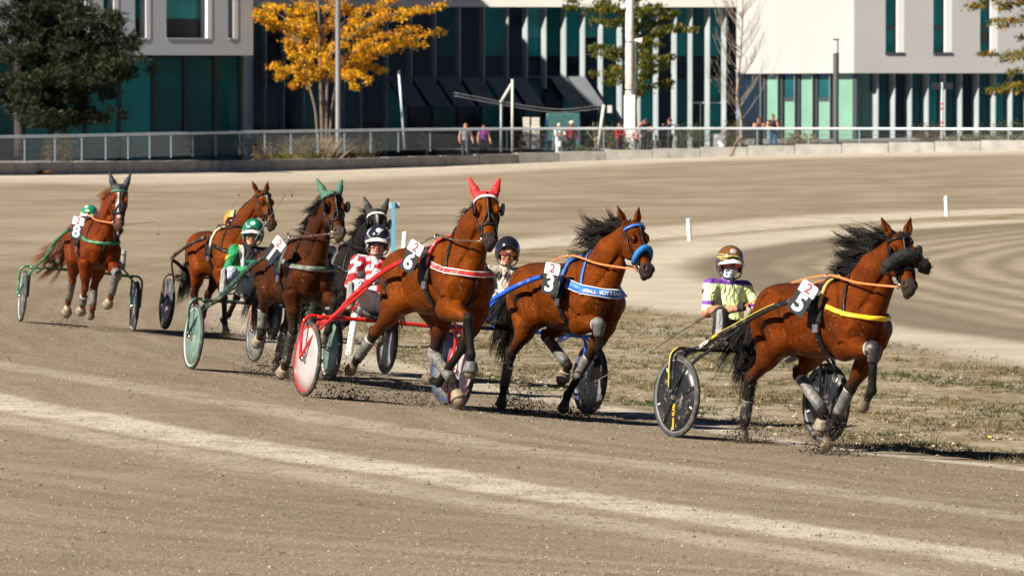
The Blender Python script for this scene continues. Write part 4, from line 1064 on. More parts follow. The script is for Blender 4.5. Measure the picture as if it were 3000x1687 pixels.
# ================================================================ people
def tag_cols(tg, pal): return np.array(pal, float)[tg]
SILK = None
def cloth_material(name, rough=.62):
    m = bpy.data.materials.new(name); m.use_nodes = True
    nt = m.node_tree; N = nt.nodes; L = nt.links; b = N['Principled BSDF']
    a = N.new('ShaderNodeAttribute'); a.attribute_name = 'col'; tc = N.new('ShaderNodeTexCoord')
    t = N.new('ShaderNodeTexNoise'); t.inputs['Scale'].default_value = 14; t.inputs['Detail'].default_value = 4; L.new(tc.outputs['Object'], t.inputs['Vector'])
    r = N.new('ShaderNodeMapRange'); r.inputs['From Min'].default_value = .3; r.inputs['From Max'].default_value = .7; r.inputs['To Min'].default_value = .82; r.inputs['To Max'].default_value = 1.12
    L.new(t.outputs[0], r.inputs[0])
    mx = N.new('ShaderNodeMix'); mx.data_type = 'RGBA'; mx.blend_type = 'MULTIPLY'; mx.inputs[0].default_value = 1
    L.new(a.outputs['Color'], mx.inputs[6]); L.new(r.outputs[0], mx.inputs[7]); L.new(mx.outputs[2], b.inputs['Base Color'])
    b.inputs['Roughness'].default_value = rough; b.inputs['Specular IOR Level'].default_value = .3
    mp = N.new('ShaderNodeMapping'); mp.inputs['Scale'].default_value = (1, 1, .45); mp.inputs['Rotation'].default_value = (.5, .3, 0); L.new(tc.outputs['Object'], mp.inputs['Vector'])
    t2 = N.new('ShaderNodeTexNoise'); t2.inputs['Scale'].default_value = 13; t2.inputs['Detail'].default_value = 3; t2.inputs['Distortion'].default_value = 1.2; L.new(mp.outputs[0], t2.inputs['Vector'])
    bp = N.new('ShaderNodeBump'); bp.inputs['Strength'].default_value = 1.; bp.inputs['Distance'].default_value = .045; L.new(t2.outputs[0], bp.inputs['Height']); L.new(bp.outputs[0], b.inputs['Normal'])
    return m
SILK = cloth_material('racing_silk')
def person_sdf(J, h, face=True, hands=True, hair=None, skirt=None, fat=1.):
    """J: joints. tags 0 top, 1 trousers, 2 skin, 3 glove, 4 shoe, 5 neckwear, 6 sole, 7 hair, 8 upper sleeve, 9 forearm, 10 lips/brow"""
    pts = np.array([p for q in J.values() for p in (q if isinstance(q[0], (list, tuple, np.ndarray)) else [q])], float)
    S = SDF(pts.min(0) - .24, pts.max(0) + .24, h)
    g = lambda k: np.array(J[k], float)
    pe, ch, ne, hd = g('pelvis'), g('chest'), g('neck'), g('head')
    up = ch - pe; up /= np.linalg.norm(up); lat = g('shL') - g('shR'); lat /= np.linalg.norm(lat); fr = np.cross(lat, up)
    if 'face' in J: ff = g('face')/np.linalg.norm(g('face'))
    else: ff = fr
    Mt = np.stack([fr, lat, up], 1)
    S.el(pe + up*.02, (.125*fat, .165*fat, .125), .04, 1, Mt); S.el(lerp(pe, ch, .45), (.118*fat, .155*fat, .17), .05, 0, Mt)
    S.el(ch + up*.0, (.13*fat, .175*fat, .17), .06, 0, Mt); S.rc(g('shL'), g('shR'), .075, .075, .05, 0)
    S.rc(lerp(ch, ne, .6), lerp(ne, hd, .35), .062, .056, .03, 5)
    for sd in 'LR':
        sh, el, wr, ha = g('sh'+sd), g('el'+sd), g('wr'+sd), g('ha'+sd)
        S.rc(sh, el, .068, .050, .03, 8); S.rc(el, lerp(el, wr, .4), .050, .047, .02, 9); S.rc(lerp(el, wr, .35), wr, .046, .032, .02, 9)
        hp_, kn, an, to = g('hip'+sd), g('kn'+sd), g('an'+sd), g('toe'+sd)
        S.rc(hp_, kn, .098*fat, .066, .05, 1); S.rc(kn, lerp(kn, an, .4), .064, .062, .03, 1); S.rc(lerp(kn, an, .4), an, .062, .043, .03, 1)
        d = to - an; sh_ = an - kn; sh_ /= np.linalg.norm(sh_); heel = an + sh_*.055 - d*.18
        S.rc(an - sh_*.06, an + sh_*.02, .047, .048, .015, 4); S.rc(heel, to, .042, .036, .02, 4)
        f = ha - wr; f /= np.linalg.norm(f) + 1e-9
        if hands:
            side = np.cross(f, up); side /= np.linalg.norm(side) + 1e-9; dn = np.cross(side, f)
            S.el(lerp(wr, ha, .55), (.045, .038, .026), .012, 3, np.stack([f, dn, side], 1))
            sgn = -1 if sd == 'L' else 1
            for q in range(4):
                b0 = ha + f*.005 + dn*(.030 - .020*q); k1 = b0 + f*(.030 - .004*abs(q-1)) + side*.004; k2 = k1 - f*.004 + side*sgn*.030; k3 = k2 - f*.026 + side*sgn*.002
                S.rc(b0, k1, .0115, .011, .004, 3); S.rc(k1, k2, .011, .010, .004, 3); S.rc(k2, k3, .010, .009, .004, 3)
            t0 = lerp(wr, ha, .45) + dn*.032; S.rc(t0, t0 + f*.035 + dn*.016 + side*sgn*.012, .0125, .011, .006, 3); S.rc(t0 + f*.035 + dn*.016 + side*sgn*.012, t0 + f*.045 + dn*.008 + side*sgn*.034, .011, .0095, .004, 3)
        else:
            S.el(lerp(wr, ha, .9), (.045, .035, .03), .02, 3)
    # head: skull, face, jaw, nose, brow, ears
    uz = hd - ne; uz /= np.linalg.norm(uz); fx = ff - uz*(ff @ uz); fx /= np.linalg.norm(fx); ly = np.cross(uz, fx); Mh = np.stack([fx, ly, uz], 1)
    q = lambda a, b, c: hd + Mh @ np.array((a, b, c), float)
    S.el(q(-.012, 0, .025), (.098, .078, .092), .02, 7 if hair else 2, Mh); S.el(q(.018, 0, -.02), (.080, .067, .095), .02, 2, Mh)
    S.el(q(.048, 0, -.088), (.038, .042, .032), .02, 2, Mh); S.rc(q(.0, .05, -.06), q(.05, .015, -.10), .024, .018, .015, 2); S.rc(q(.0, -.05, -.06), q(.05, -.015, -.10), .024, .018, .015, 2)
    if face:
        S.rc(q(.088, 0, .012), q(.112, 0, -.032), .010, .0155, .008, 2); S.rc(q(.078, .05, .026), q(.078, -.05, .026), .012, .012, .01, 2)
        for sy_ in (-1, 1):
            S.el(q(.093, sy_*.032, .002), (.018, .019, .013), .008, 2, Mh, True); S.el(q(.084, sy_*.033, .002), (.014, .014, .011), .004, 10, Mh)
            S.el(q(-.005, sy_*.078, -.012), (.022, .012, .032), .006, 2, Mh); S.el(q(.070, sy_*.045, -.03), (.022, .02, .02), .015, 2, Mh)
        S.rc(q(.088, -.022, -.062), q(.088, .022, -.062), .0075, .0075, .004, 10)
    if hair == 'long': S.rc(q(-.07, 0, .0), q(-.09, 0, -.20), .075, .05, .03, 7)
    if hair == 'tail': S.rc(q(-.09, 0, .05), q(-.15, 0, -.06), .035, .02, .02, 7)
    if skirt is not None: S.rc(pe - up*.02, np.array(skirt, float), .16, .22, .05, 1)
    return S, Mh, hd
# --- seated race driver, built once, recoloured for each
DJ = dict(pelvis=(-.43, 0, .985), chest=(-.52, 0, 1.27), neck=(-.525, 0, 1.455), head=(-.495, 0, 1.595), face=(.93, -.36, -.04),
          shL=(-.515, .185, 1.385), shR=(-.515, -.185, 1.385), elL=(-.38, .30, 1.15), elR=(-.38, -.30, 1.15), wrL=(-.17, .115, 1.195), wrR=(-.17, -.115, 1.195), haL=(-.10, .095, 1.215), haR=(-.10, -.095, 1.215),
          hipL=(-.40, .10, .97), hipR=(-.40, -.10, .97), knL=(-.14, .31, 1.14), knR=(-.14, -.31, 1.14), anL=(.09, .45, .985), anR=(.09, -.45, .985), toeL=(.115, .475, 1.15), toeR=(.115, -.475, 1.15))
DS, DMH, DHD = person_sdf(DJ, .0078)
DW, DF, DT = DS.mesh()
def driver_hand(sd): return np.array((-.10, sd*.095, 1.215))
def helmet_mesh():
    S = SDF((-.24, -.2, -.2), (.24, .2, .2), .0075)
    S.el((-.015, 0, .03), (.150, .128, .140), .02); S.el((-.03, 0, -.03), (.125, .120, .13), .04)
    S.el((-.012, 0, .015), (.128, .106, .118), .004, None, None, True)
    S.el((.15, 0, -.07), (.16, .112, .13), .02, None, None, True); S.el((0, 0, -.19), (.30, .30, .115), .01, None, None, True)
    return S.mesh()
HWm, HFm, _ = helmet_mesh()
def helmet_cols(fn): return np.array([fn(*p) for p in HWm])
HELM = cloth_material('helmet_shell', .18)
for n_ in HELM.node_tree.nodes:
    if n_.type == 'BUMP': n_.inputs['Strength'].default_value = 0.
HELM.node_tree.nodes['Principled BSDF'].inputs['Coat Weight'].default_value = .6
HELM.node_tree.nodes['Principled BSDF'].inputs['Specular IOR Level'].default_value = .5
skin = (.50, .25, .155); tan = (.42, .19, .105)
def driver(key, label, shirt, trous, glove, neckw, helmfn, lens, visor=(.7, .68, .64), sk=skin, fore=None, badge=None, gaiter=False, texts=()):
    root = empty('person', SF[key].mat()); tag(root, label, 'person', 'sulky drivers')
    off = {'g': (.25, .12, .06), '1': (-.15, -.05, 0), '8': (.1, .08, 0)}.get(key, (0, 0, 0)); root.location = Vector(SF[key].w(off))
    pal = [(0, 0, 0), trous, sk, glove, (.03, .03, .032), (0, 0, 0) if callable(neckw) else neckw, (.25, .25, .24), sk, (0, 0, 0), sk, (.32, .12, .09)]
    col = tag_cols(DT, pal)
    top = (DT == 0) | (DT == 8) | ((DT == 9) if fore is None else False)
    for i in np.nonzero(top)[0]: col[i] = shirt(*DW[i], DT[i])
    nk = DT == 5
    if callable(neckw):
        for i in np.nonzero(nk)[0]: col[i] = neckw(*DW[i])
    if gaiter:
        low = (DT == 2) & (DW[:, 2] < DHD[2] - .042) & (DW[:, 2] > 1.44)
        for i in np.nonzero(low | (DT == 10) & (DW[:, 2] < DHD[2] - .042))[0]: col[i] = neckw(*DW[i])
    # pale gaiter edge of the neckwear and grey boot soles
    sole = (DT == 4) & (DW[:, 0] > .098); col[sole] = (.27, .27, .255)
    col = relax(DF, col, 1)
    link('body', npmesh('body', DW, DF, True, col), SILK, root)
    h = empty('helmet'); h.parent = root; h.location = DHD + np.array((0, 0, .012)); h.rotation_euler = (0, 0, R(-21))
    link('shell', npmesh('shell', HWm, HFm, True, helmet_cols(helmfn)), HELM, h)
    if visor is not None:
        vz = []; n = 17
        for rr, dz in ((.126, .020), (.172, -.012), (.172, -.018), (.124, .010)):
            for a in np.linspace(-1.15, 1.15, n): vz.append((rr*math.cos(a)*1.02, rr*.84*math.sin(a), .022 + dz - .02*abs(a)))
        F = [(r_*n+k, r_*n+k+1, (r_+1)*n+k+1, (r_+1)*n+k) for r_ in range(3) for k in range(n-1)]
        MB().add(vz, F).build('visor', mat('visor_%s' % key, visor, .35), h, True)
    for sd in (-1, 1):
        MB().tube(spline([(.0, sd*.115, -.06), (.03, sd*.085, -.12), (.055, 0, -.148)], 4), .007, 6).build('chin_strap', SEATM, h, True)
    if badge is not None:
        MB().lathe([(.0005, .006), (.026, .004), (.034, -.001), (.034, -.004)], 18, Matrix.Translation((.098, 0, .115)) @ Matrix.Rotation(R(48), 4, 'Y')).build('crest', mat('crest_%s' % key, badge, .4, noise=.5, nscale=60), h, True)
    g_ = empty('sunglasses'); g_.parent = root; g_.location = DHD; g_.rotation_euler = (0, 0, R(-21))
    LM = mat('lens_%s' % key, lens, .04, metal=.6, spec=.9)
    for sd in (-1, 1):
        Vv = []; n = 8
        for z in (.022, .004, -.016, -.024):
            for a in np.linspace(.10, .92 if z > -.02 else .7, n): Vv.append((.125*math.cos(a) - .008, sd*(.012 + .098*math.sin(a)), z + .006*math.sin(a)))
        F = [(r_*n+k, r_*n+k+1, (r_+1)*n+k+1, (r_+1)*n+k) for r_ in range(3) for k in range(n-1)]
        MB().add(Vv, F).build('lens', LM, g_, True)
        MB().tube([(.07, sd*.088, .016), (-.01, sd*.10, .012)], .005, 6).build('temple', SEATM, g_, True)
    MB().tube(spline([(.118, -.03, .016), (.126, 0, .010), (.118, .03, .016)], 4), .005, 6).build('bridge', SEATM, g_, True)
    for txt, o_, d_, size, m_ in texts:
        Pq, Nq = DS.cast(np.array([o_]), [d_], off=.004); nn = Vector(Nq[0]); up = Vector((0, 0, 1)); xx = up.cross(nn).normalized(); yy = nn.cross(xx)
        if txt == 'enfior': xx, yy = yy, -xx
        text_mesh(txt, size, root, Matrix.Translation(Vector(Pq[0])) @ Matrix((xx, yy, nn)).transposed().to_4x4(), m_, 'lettering', .0015)
    return root
neon = (.76, .88, .40); pur = (.16, .045, .32)
def sh5(x, y, z, t):
    if t == 8 and 1.215 < z < 1.255: return pur
    if t == 8 and z < 1.16: return tan
    if t == 0 and z > 1.415: return pur
    if t == 0 and y < -.115 and z < 1.2 or t == 0 and z < 1.08: return pur
    return neon
def sh6(x, y, z, t):
    v = math.sin(x*44 + 9*z + math.sin(y*30)*1.5) + math.sin(y*46 - z*60 + math.sin(x*27)*2) + .8*math.sin(z*66 + y*19)
    return (.56, .018, .022) if v > -.25 else (.70, .72, .76)
def sh3(x, y, z, t):
    if t == 0 and 1.30 < z < 1.42 and abs(((y + 1)/.085) % 1 - .5)*.9 + abs(z - 1.36)/.13 < .46: return (.055, .05, .052)
    if t in (8, 9): return (.5, .46, .40)
    return (.52, .46, .37)
def sh1(x, y, z, t):
    if t in (8, 9): return (.012, .20, .075)
    if abs(abs(y) - .125) < .02 and y < 0: return (.72, .72, .70)
    if abs(abs(y) - .152) < .006: return (.6, .45, .03)
    return (.013, .014, .016) if abs(y) < .15 else (.012, .20, .075)
def shg(x, y, z, t):
    v = math.sin(x*23 + 2*z) + math.sin(y*26 + 1) + math.sin(z*29 + y*7)
    return (.13, .05, .30) if v > .6 else ((.62, .27, .02) if v > -.5 else (.02, .02, .022))
def sh8(x, y, z, t): return (.62, .5, .03) if math.sin(z*34 + y*18) > .75 else (.015, .20, .09)
def nk5(x, y, z): return (.05, .09, .34) if math.sin(x*90 + z*70)*math.sin(y*80 - z*50) > .35 else (.72, .74, .78)
def nk3(x, y, z): return (.5, .03, .03) if math.sin(x*70 + z*60)*math.sin(y*60 + 1) > .55 else (.76, .75, .74)
PB = mat('print_dark', (.06, .06, .07), .6); PG = mat('print_gold', (.6, .42, .03), .6); PR = mat('print_red', (.5, .02, .02), .6)
def hm5(x, y, z):
    if .03 < z < .085: return (.42, .42, .10) if int((z + .15*abs(y))*75) % 2 else (.14, .045, .05)
    return (.15, .068, .018) if z > .07 else (.055, .035, .025)
def hm6(x, y, z): return (.6, .62, .66) if abs(math.sin(x*22 + z*30)*math.cos(y*26 - z*20)) < .09 and z < .13 else (.012, .016, .026)
def hm1(x, y, z): return (.5, .6, .55) if abs(math.sin(x*17 + z*26 + y*9)) < .10 and z < .12 else (.010, .17, .075)
def hmg(x, y, z): return (.01, .012, .02) if abs(y - .03) < .014 else ((.66, .50, .22) if y > -.04 else (.58, .24, .015))
def hm8(x, y, z): return (.66, .58, .28) if z < .045 or abs(y) < .02 and z < .1 else ((.70, .72, .70) if math.sin(x*28)*math.sin(y*30 + z*20) > .55 else (.012, .22, .12))
driver('5', 'driver in neon yellow and purple shirt with bronze helmet', sh5, (.03, .03, .035), (.014, .014, .015), nk5, hm5, (.55, .07, .02), sk=tan, fore=1, gaiter=True, badge=(.42, .30, .34),
       texts=[('M', (-.50, -.19, 1.33), (-.1, -1, .1), .07, PB)])
driver('6', 'driver in red and white camouflage shirt with black helmet', sh6, (.60, .62, .66), (.02, .02, .022), (.62, .6, .58), hm6, (.02, .02, .025), sk=(.47, .23, .14), badge=(.5, .5, .52),
       texts=[('M', (-.49, -.19, 1.31), (.3, -1, .1), .09, PR)])
driver('3', 'driver in beige diamond-patterned top with plain black helmet', sh3, (.62, .6, .58), (.40, .2, .13), nk3, lambda x, y, z: (.012, .013, .016), (.35, .10, .04), visor=None, sk=(.48, .22, .13))
driver('1', 'driver in green and black shirt with green helmet and mirrored glasses', sh1, (.40, .44, .52), (.02, .02, .022), (.016, .017, .02), hm1, (.02, .20, .10), badge=(.45, .55, .5),
       texts=[('W', (-.47, -.2, 1.29), (.3, -1, .1), .09, PG), ('enfior', (-.52, -.125, 1.30), (1, -.2, .1), .06, PB), ('LAR', (-.52, -.04, 1.27), (1, 0, .1), .045, mat('print_green', (.02, .3, .12), .6))])
driver('g', 'driver in purple and orange patchwork with yellow helmet', shg, (.55, .58, .62), (.02, .02, .022), (.03, .03, .035), hmg, (.03, .02, .03), visor=None)
driver('8', 'driver in green shirt and green cream helmet at far left', sh8, (.72, .70, .68), (.02, .02, .022), (.5, .35, .25), hm8, (.02, .02, .02))
driver('h', 'driver in white trousers hidden behind the dark bay horse', lambda x, y, z, t: (.05, .05, .07), (.62, .6, .57), (.02, .02, .022), (.4, .4, .4), lambda x, y, z: (.3, .02, .02), (.02, .02, .02))
# --- whips
def whip(key, label, px, lash, r=.0055):
    """px: photo points along the stick; the near end lies in the driver's hand plane"""
    fr = SF[key]; n_ = fr.R[:, 0]
    P = []
    for i, (x, y) in enumerate(px + lash):
        rr = ray(x, y); Y = (-.02 - (CAMP - fr.o) @ n_)/(rr @ n_); P.append(CAMP + rr*Y)
    o = empty('whip', loc=P[0]); tag(o, label, 'whip', 'driving whips')
    L0 = np.array(P) - P[0]
    MB().tube(spline(L0[:len(px)], 5), np.linspace(r, r*.6, (len(px)-1)*5+1), 6).build('stick', mat('whip_stick', (.05, .04, .035), .4), o, True)
    MB().tube(spline(L0[len(px)-1:], 5), .0035, 5).build('lash', mat('whip_lash', (.22, .19, .15), .7), o, True)
    tipk = L0[-1]; MB().lathe([(.0005, -.02), (.011, -.008), (.008, .012), (.0005, .02)], 8, Matrix.Translation(Vector(tipk))).build('knot', mat('whip_stick', (.05, .04, .035)), o, True)
whip('5', 'dark whip trailing behind the driver in neon yellow', [(2128, 892), (2000, 968), (1890, 1040)], [(1840, 1068), (1790, 1092), (1745, 1117)])
whip('6', 'whip angled across the neck of the dark bay horse', [(1070, 762), (1000, 722), (920, 690)], [(870, 672), (848, 672), (843, 684)])
whip('1', 'whip raised beside the green helmet driver', [(742, 712), (775, 660), (836, 570)], [(846, 561), (856, 564), (855, 573)])
whip('g', 'whip raised beside the yellow helmet', [(655, 672), (672, 628), (692, 590)], [(700, 576), (700, 572)])
whip('8', 'pale whip pointing right of the chestnut horse', [(330, 660), (400, 655), (455, 650)], [(464, 656), (468, 668), (463, 686)])
whip('h', 'upright whip tip between the green hood ears', [(975, 640), (990, 582), (1005, 532)], [(1008, 528), (1010, 536), (1004, 547)])

# ================================================================ kerb wall, railing
SP = spline(np.column_stack([CURB, np.zeros(len(CURB))]), 40)
_s = np.concatenate([[0], np.cumsum(np.linalg.norm(np.diff(SP[:, :2], axis=0), axis=1))])
def along(s, off=0.):
    x = np.interp(s, _s, SP[:, 0]); y = np.interp(s, _s, SP[:, 1])
    x2 = np.interp(s + .3, _s, SP[:, 0]); y2 = np.interp(s + .3, _s, SP[:, 1]); x1 = np.interp(s - .3, _s, SP[:, 0]); y1 = np.interp(s - .3, _s, SP[:, 1])
    t = np.array((x2-x1, y2-y1)); t /= np.linalg.norm(t) + 1e-9; n = np.array((-t[1], t[0]))
    return np.array((x + n[0]*off, y + n[1]*off, 0.)), t, n
wall = empty('kerb_wall', loc=(0, float(along(30)[0][1]), 0)); tag(wall, 'low grey concrete block wall along the far edge of the track', 'wall')
CONC = mat('kerb_concrete', (.30, .285, .26), .85, noise=.22, nscale=1.6, bump=.25, bscale=9, dirt_amt=.22, dirt=(.17, .155, .135), dirt_scale=1.5)
S_TOT = _s[-1]
def oriented_block(name, s0, s1, o0, o1, z0, z1, m_, par, bev=.015):
    a, ta, na = along(s0); b, tb, nb = along(s1); z = float(gz(a[0], a[1]))
    base = [a[:2] + na*o0, b[:2] + nb*o0, b[:2] + nb*o1, a[:2] + na*o1]
    c = par.location
    V = [(p[0]-c[0], p[1]-c[1], q+z-c[2]) for q in (z0, z1) for p in base]
    return MB().add(V, [(0,3,2,1),(4,5,6,7),(0,1,5,4),(1,2,6,5),(2,3,7,6),(3,0,4,7)]).build(name, m_, par, bevel=bev)
s = 1.0
while s < S_TOT - 4:
    oriented_block('block', s, s + 2.03, .03*random.random(), .42, -.1, .45 + .01*random.random(), CONC, wall); s += 2.05
rail = empty('railing', loc=wall.location); tag(rail, 'long grey steel railing with wire mesh behind the far wall', 'railing')
GALV = mat('galvanised_steel', (.52, .58, .62), .42, .2, noise=.12, nscale=2)
c0 = np.array(rail.location)
rp = np.array([along(q, .3)[0] + np.array((0, 0, 1.32)) for q in np.arange(.5, S_TOT-1, .6)]) - c0
MB().tube(rp, .055, 8).build('top_rail', GALV, rail, True)
for dz in (.52, .80, 1.05):
    MB().tube(rp[::2] + np.array((0, 0, dz - 1.32)), .007, 4).build('wire', mat('mesh_wire', (.10, .11, .115), .5, .4), rail)
s = 1.9; PSTM = mat('post_grey', (.20, .27, .31), .5, .1)
while s < S_TOT - 2:
    p, t, n = along(s, .3); p = p - c0
    o = MB().box((-.022, -.022, .40), (.022, .022, 1.29)).build('post', PSTM, rail); o.location = (p[0], p[1], 0); o.rotation_euler = (0, 0, math.atan2(t[1], t[0])); s += 2.2
mb = MB()
for q in np.arange(.6, S_TOT-1, .055):
    p, t, n = along(q, .3); p = p - c0
    mb.add([(p[0]-.004, p[1], .45), (p[0]+.004, p[1], .45), (p[0]+.004, p[1], 1.27), (p[0]-.004, p[1], 1.27)], [(0, 1, 2, 3)])
tag(mb.build('wire_mesh', mat('mesh_wire', (.10, .11, .115)), rail), kind='stuff')

# ================================================================ buildings
def glass_mat(name, col, rough=.06, spec=.15):
    return mat(name, col, rough, spec=spec, noise=.35, nscale=.35)
G_TEAL = glass_mat('teal_glass', (.010, .19, .185)); G_DARK = glass_mat('dark_glass', (.004, .010, .018)); G_GREEN = mat('green_blind_glass', (.17, .33, .24), .3, noise=.12, nscale=.5)
G_DEEP = glass_mat('deep_green_glass', (.006, .075, .078)); G_SKY = glass_mat('painted_sky_glass', (.05, .26, .25))  # G_SKY has the reflected sky painted into its brighter teal base colour
P_GREY = mat('grey_panel', (.46, .48, .50), .55, noise=.05, nscale=.4); P_WHITE = mat('white_render', (.375, .372, .368), .8, noise=.03, nscale=.3)
P_CREAM = mat('cream_fascia', (.62, .60, .56), .7, noise=.04, nscale=.3); P_FIN = mat('steel_fin', (.34, .385, .395), .42, .1, noise=.12, nscale=.6)
P_DFIN = mat('dark_frame', (.045, .052, .06), .45); P_BFIN = mat('blue_grey_fin', (.10, .15, .18), .4, .2); P_BLACK = mat('black_cladding', (.012, .013, .016), .5)
AWN = mat('charcoal_awning', (.115, .125, .14), .75, noise=.12, nscale=1.5); P_REVEAL = mat('white_reveal', (.66, .65, .64), .6)
class Facade:
    """flat wall: photo x maps to metres along it; height from photo y"""
    def __init__(s, px0, px1, Y0, Y1):
        s.a = at(px0, 250, Y0)[:2]; s.b = at(px1, 250, Y1)[:2]; s.px = (px0, px1); s.t = (s.b - s.a)/np.linalg.norm(s.b - s.a); s.n = np.array((s.t[1], -s.t[0]))
        if s.n[1] > 0: s.n = -s.n
    def u(s, px):
        r = ray(px, 250); A = np.array([[s.t[0], -r[0]], [s.t[1], -r[1]]]); k = np.linalg.solve(A, -s.a); return k[0], k[1]
    def z(s, px, py):
        Y = s.u(px)[1]; return float((CAMP + ray(px, py)*Y)[2])
    def box(s, u0, u1, z0, z1, d0, d1, name, m_, par, bevel=0):
        """d = distance out of the wall towards the track"""
        c = np.array(par.location) if par.parent is None else np.array(par['_o'])
        P = [s.a + s.t*u_ + s.n*d for u_, d in ((u0, d0), (u1, d0), (u1, d1), (u0, d1))]
        V = [(p[0]-c[0], p[1]-c[1], z-c[2]) for z in (z0, z1) for p in P]
        return MB().add(V, [(0,3,2,1),(4,5,6,7),(0,1,5,4),(1,2,6,5),(2,3,7,6),(3,0,4,7)]).build(name, m_, par, bevel=bevel)
    def fin(s, u0, du, dd, z0, z1, m_, par):
        """blade set askew so that its face turns to the left"""
        c = np.array(par.location)
        P = [s.a + s.t*u_ + s.n*d for u_, d in ((u0, -.05), (u0 + .05, -.05), (u0 + du + .05, dd), (u0 + du, dd))]
        V = [(p[0]-c[0], p[1]-c[1], z-c[2]) for z in (z0, z1) for p in P]
        return MB().add(V, [(0,3,2,1),(4,5,6,7),(0,1,5,4),(1,2,6,5),(2,3,7,6),(3,0,4,7)]).build('fin', m_, par)
    def pbox(s, x0, x1, y0, y1, d0, d1, name, m_, par, bevel=0):
        xm = (x0+x1)/2
        return s.box(s.u(x0)[0], s.u(x1)[0], s.z(xm, y1), s.z(xm, y0), d0, d1, name, m_, par, bevel)
# ---- left block
bl_ = empty('office_building', loc=(-22, 236, 0)); tag(bl_, 'grey panelled building with teal glazing behind the dark conifer', 'building')
FL = Facade(-500, 742, 230, 240)
uc = FL.u(742)[0]; zb = FL.z(742, 163); zb1 = FL.z(600, 117)
wins = [(100, 180), (208, 264), (303, 347), (396, 441), (488, 621), (669, 697)]
edges = [-500] + [v for w_ in wins for v in w_] + [742]
for i in range(0, len(edges), 2): FL.box(FL.u(edges[i])[0], FL.u(edges[i+1])[0], zb1 + .004, 14.3, -1.2, 0, 'pier', P_GREY, bl_)
FL.box(FL.u(-500)[0], uc, zb, zb1, -1.2, 0.0, 'parapet', P_GREY, bl_)
FL.box(FL.u(-500)[0], uc - .02, zb1, 14.2, -42, -1.22, 'core', P_BLACK, bl_)
FL.box(FL.u(-500)[0], uc - .05, zb + .06, zb1 - .05, -9, -1.203, 'soffit', P_GREY, bl_)
for x0, x1 in wins:
    f_ = FL.pbox(x0, x1, -420, 56, -.75, -.70, 'window', G_TEAL if x1-x0 < 100 else G_SKY, bl_); FL.pbox(x0, x1, 57, 116, -.72, -.66, 'spandrel', P_BLACK, bl_)
    FL.pbox(x1 - 13, x1, -420, 116, -.65, .015, 'reveal', P_REVEAL, bl_); FL.pbox(x0, x1 - 13, 112, 116, -.65, .03, 'sill', P_GREY, bl_)
FB = Facade(-500, 720, 232, 242)
px = [-500, -390, -280, -170, -60, 50, 148, 250, 350, 450, 543, 631, 705]
for a_, b_ in zip(px[:-1], px[1:]):
    FB.pbox(a_ + 2, b_ - 8, 170, 474, -.02, .02, 'pane', G_TEAL if (a_ // 10) % 3 else G_DEEP, bl_); FB.pbox(b_ - 8, b_ + 2, 160, 478, -.03, .12, 'mullion', P_BLACK, bl_)
FB.pbox(700, 716, 164, 478, -.06, -.03, 'pane', mat('plain_green_glass', (.07, .18, .13), .2), bl_)  # narrow end pane in one even green base colour
FB.box(FB.u(-500)[0], FB.u(716)[0], -.3, zb, -6, -.08, 'inner_wall', P_BLACK, bl_)
_ww = MB().box((-20, 12, -1), (9.6, 54, 17.5)).build('shade_block', P_GREY, bl_)  # block added behind the facade to throw shade on the centre building's left fins
# ---- centre block
bc_ = empty('glass_pavilion', loc=(0, 264, 0)); tag(bc_, 'dark glazed building with vertical fins and a pale fascia', 'building')
FCN = Facade(560, 2165, 262, 264)
ztop = FCN.z(1500, 22)
FCN.box(FCN.u(560)[0], FCN.u(2160)[0], ztop, 13, -.5, .75, 'fascia', P_CREAM, bc_)
FCN.box(FCN.u(560)[0], FCN.u(2160)[0], -.3, ztop + .3, -8, -.40, 'inner_wall', P_BLACK, bc_)
fins = [600, 650, 705, 772, 827, 885, 943, 1001, 1053, 1127, 1197, 1267, 1339, 1410, 1479, 1535, 1590, 1648, 1703, 1755, 1811, 1865, 1917, 1971, 2017, 2068, 2116, 2150]
zm = FCN.z(1500, 224); zl = FCN.z(1500, 165)
for i, (a_, b_) in enumerate(zip(fins[:-1], fins[1:])):
    up_m = [G_DARK, G_DARK, G_DEEP][i % 3] if a_ < 1400 else [G_DEEP, G_TEAL, G_DARK, G_TEAL][i % 4]
    FCN.box(FCN.u(a_)[0] + .05, FCN.u(b_)[0] - .05, zl, ztop, -.20, -.15, 'upper_pane', up_m, bc_); FCN.box(FCN.u(a_)[0] + .05, FCN.u(b_)[0] - .05, zm + .06, zl - .03, -.22, -.14, 'spandrel_pane', G_DARK, bc_)
    FCN.box(FCN.u(a_)[0] + .05, FCN.u(b_)[0] - .05, .1, zm - .12, -.26, -.20, 'lower_pane', [G_DARK, G_DEEP, G_DARK, G_TEAL][(i*7) % 4], bc_)
    if i in (15, 18): 
        u0, u1 = FCN.u(a_)[0] + .15, FCN.u(b_)[0] - .1
        FCN.box(u0, u1, zl + .9, zl + 2.9, -.12, -.08, 'tilted_sash', G_SKY, bc_)
    low = zm - .1 if a_ > 1640 and i % 2 == 0 and a_ < 1800 else .0
    FCN.fin(FCN.u(a_)[0] - .10, .20, .42, zm - .6 if a_ < 1720 else -.2, ztop, P_FIN, bc_)
    if a_ < 1130: FCN.fin(FCN.u(a_)[0] - .10, .16, .25, -.2, zm - .62, P_FIN, bc_)
FCN.box(FCN.u(560)[0], FCN.u(1720)[0], zm - .10, zm + .05, -.15, .06, 'floor_edge', P_DFIN, bc_)
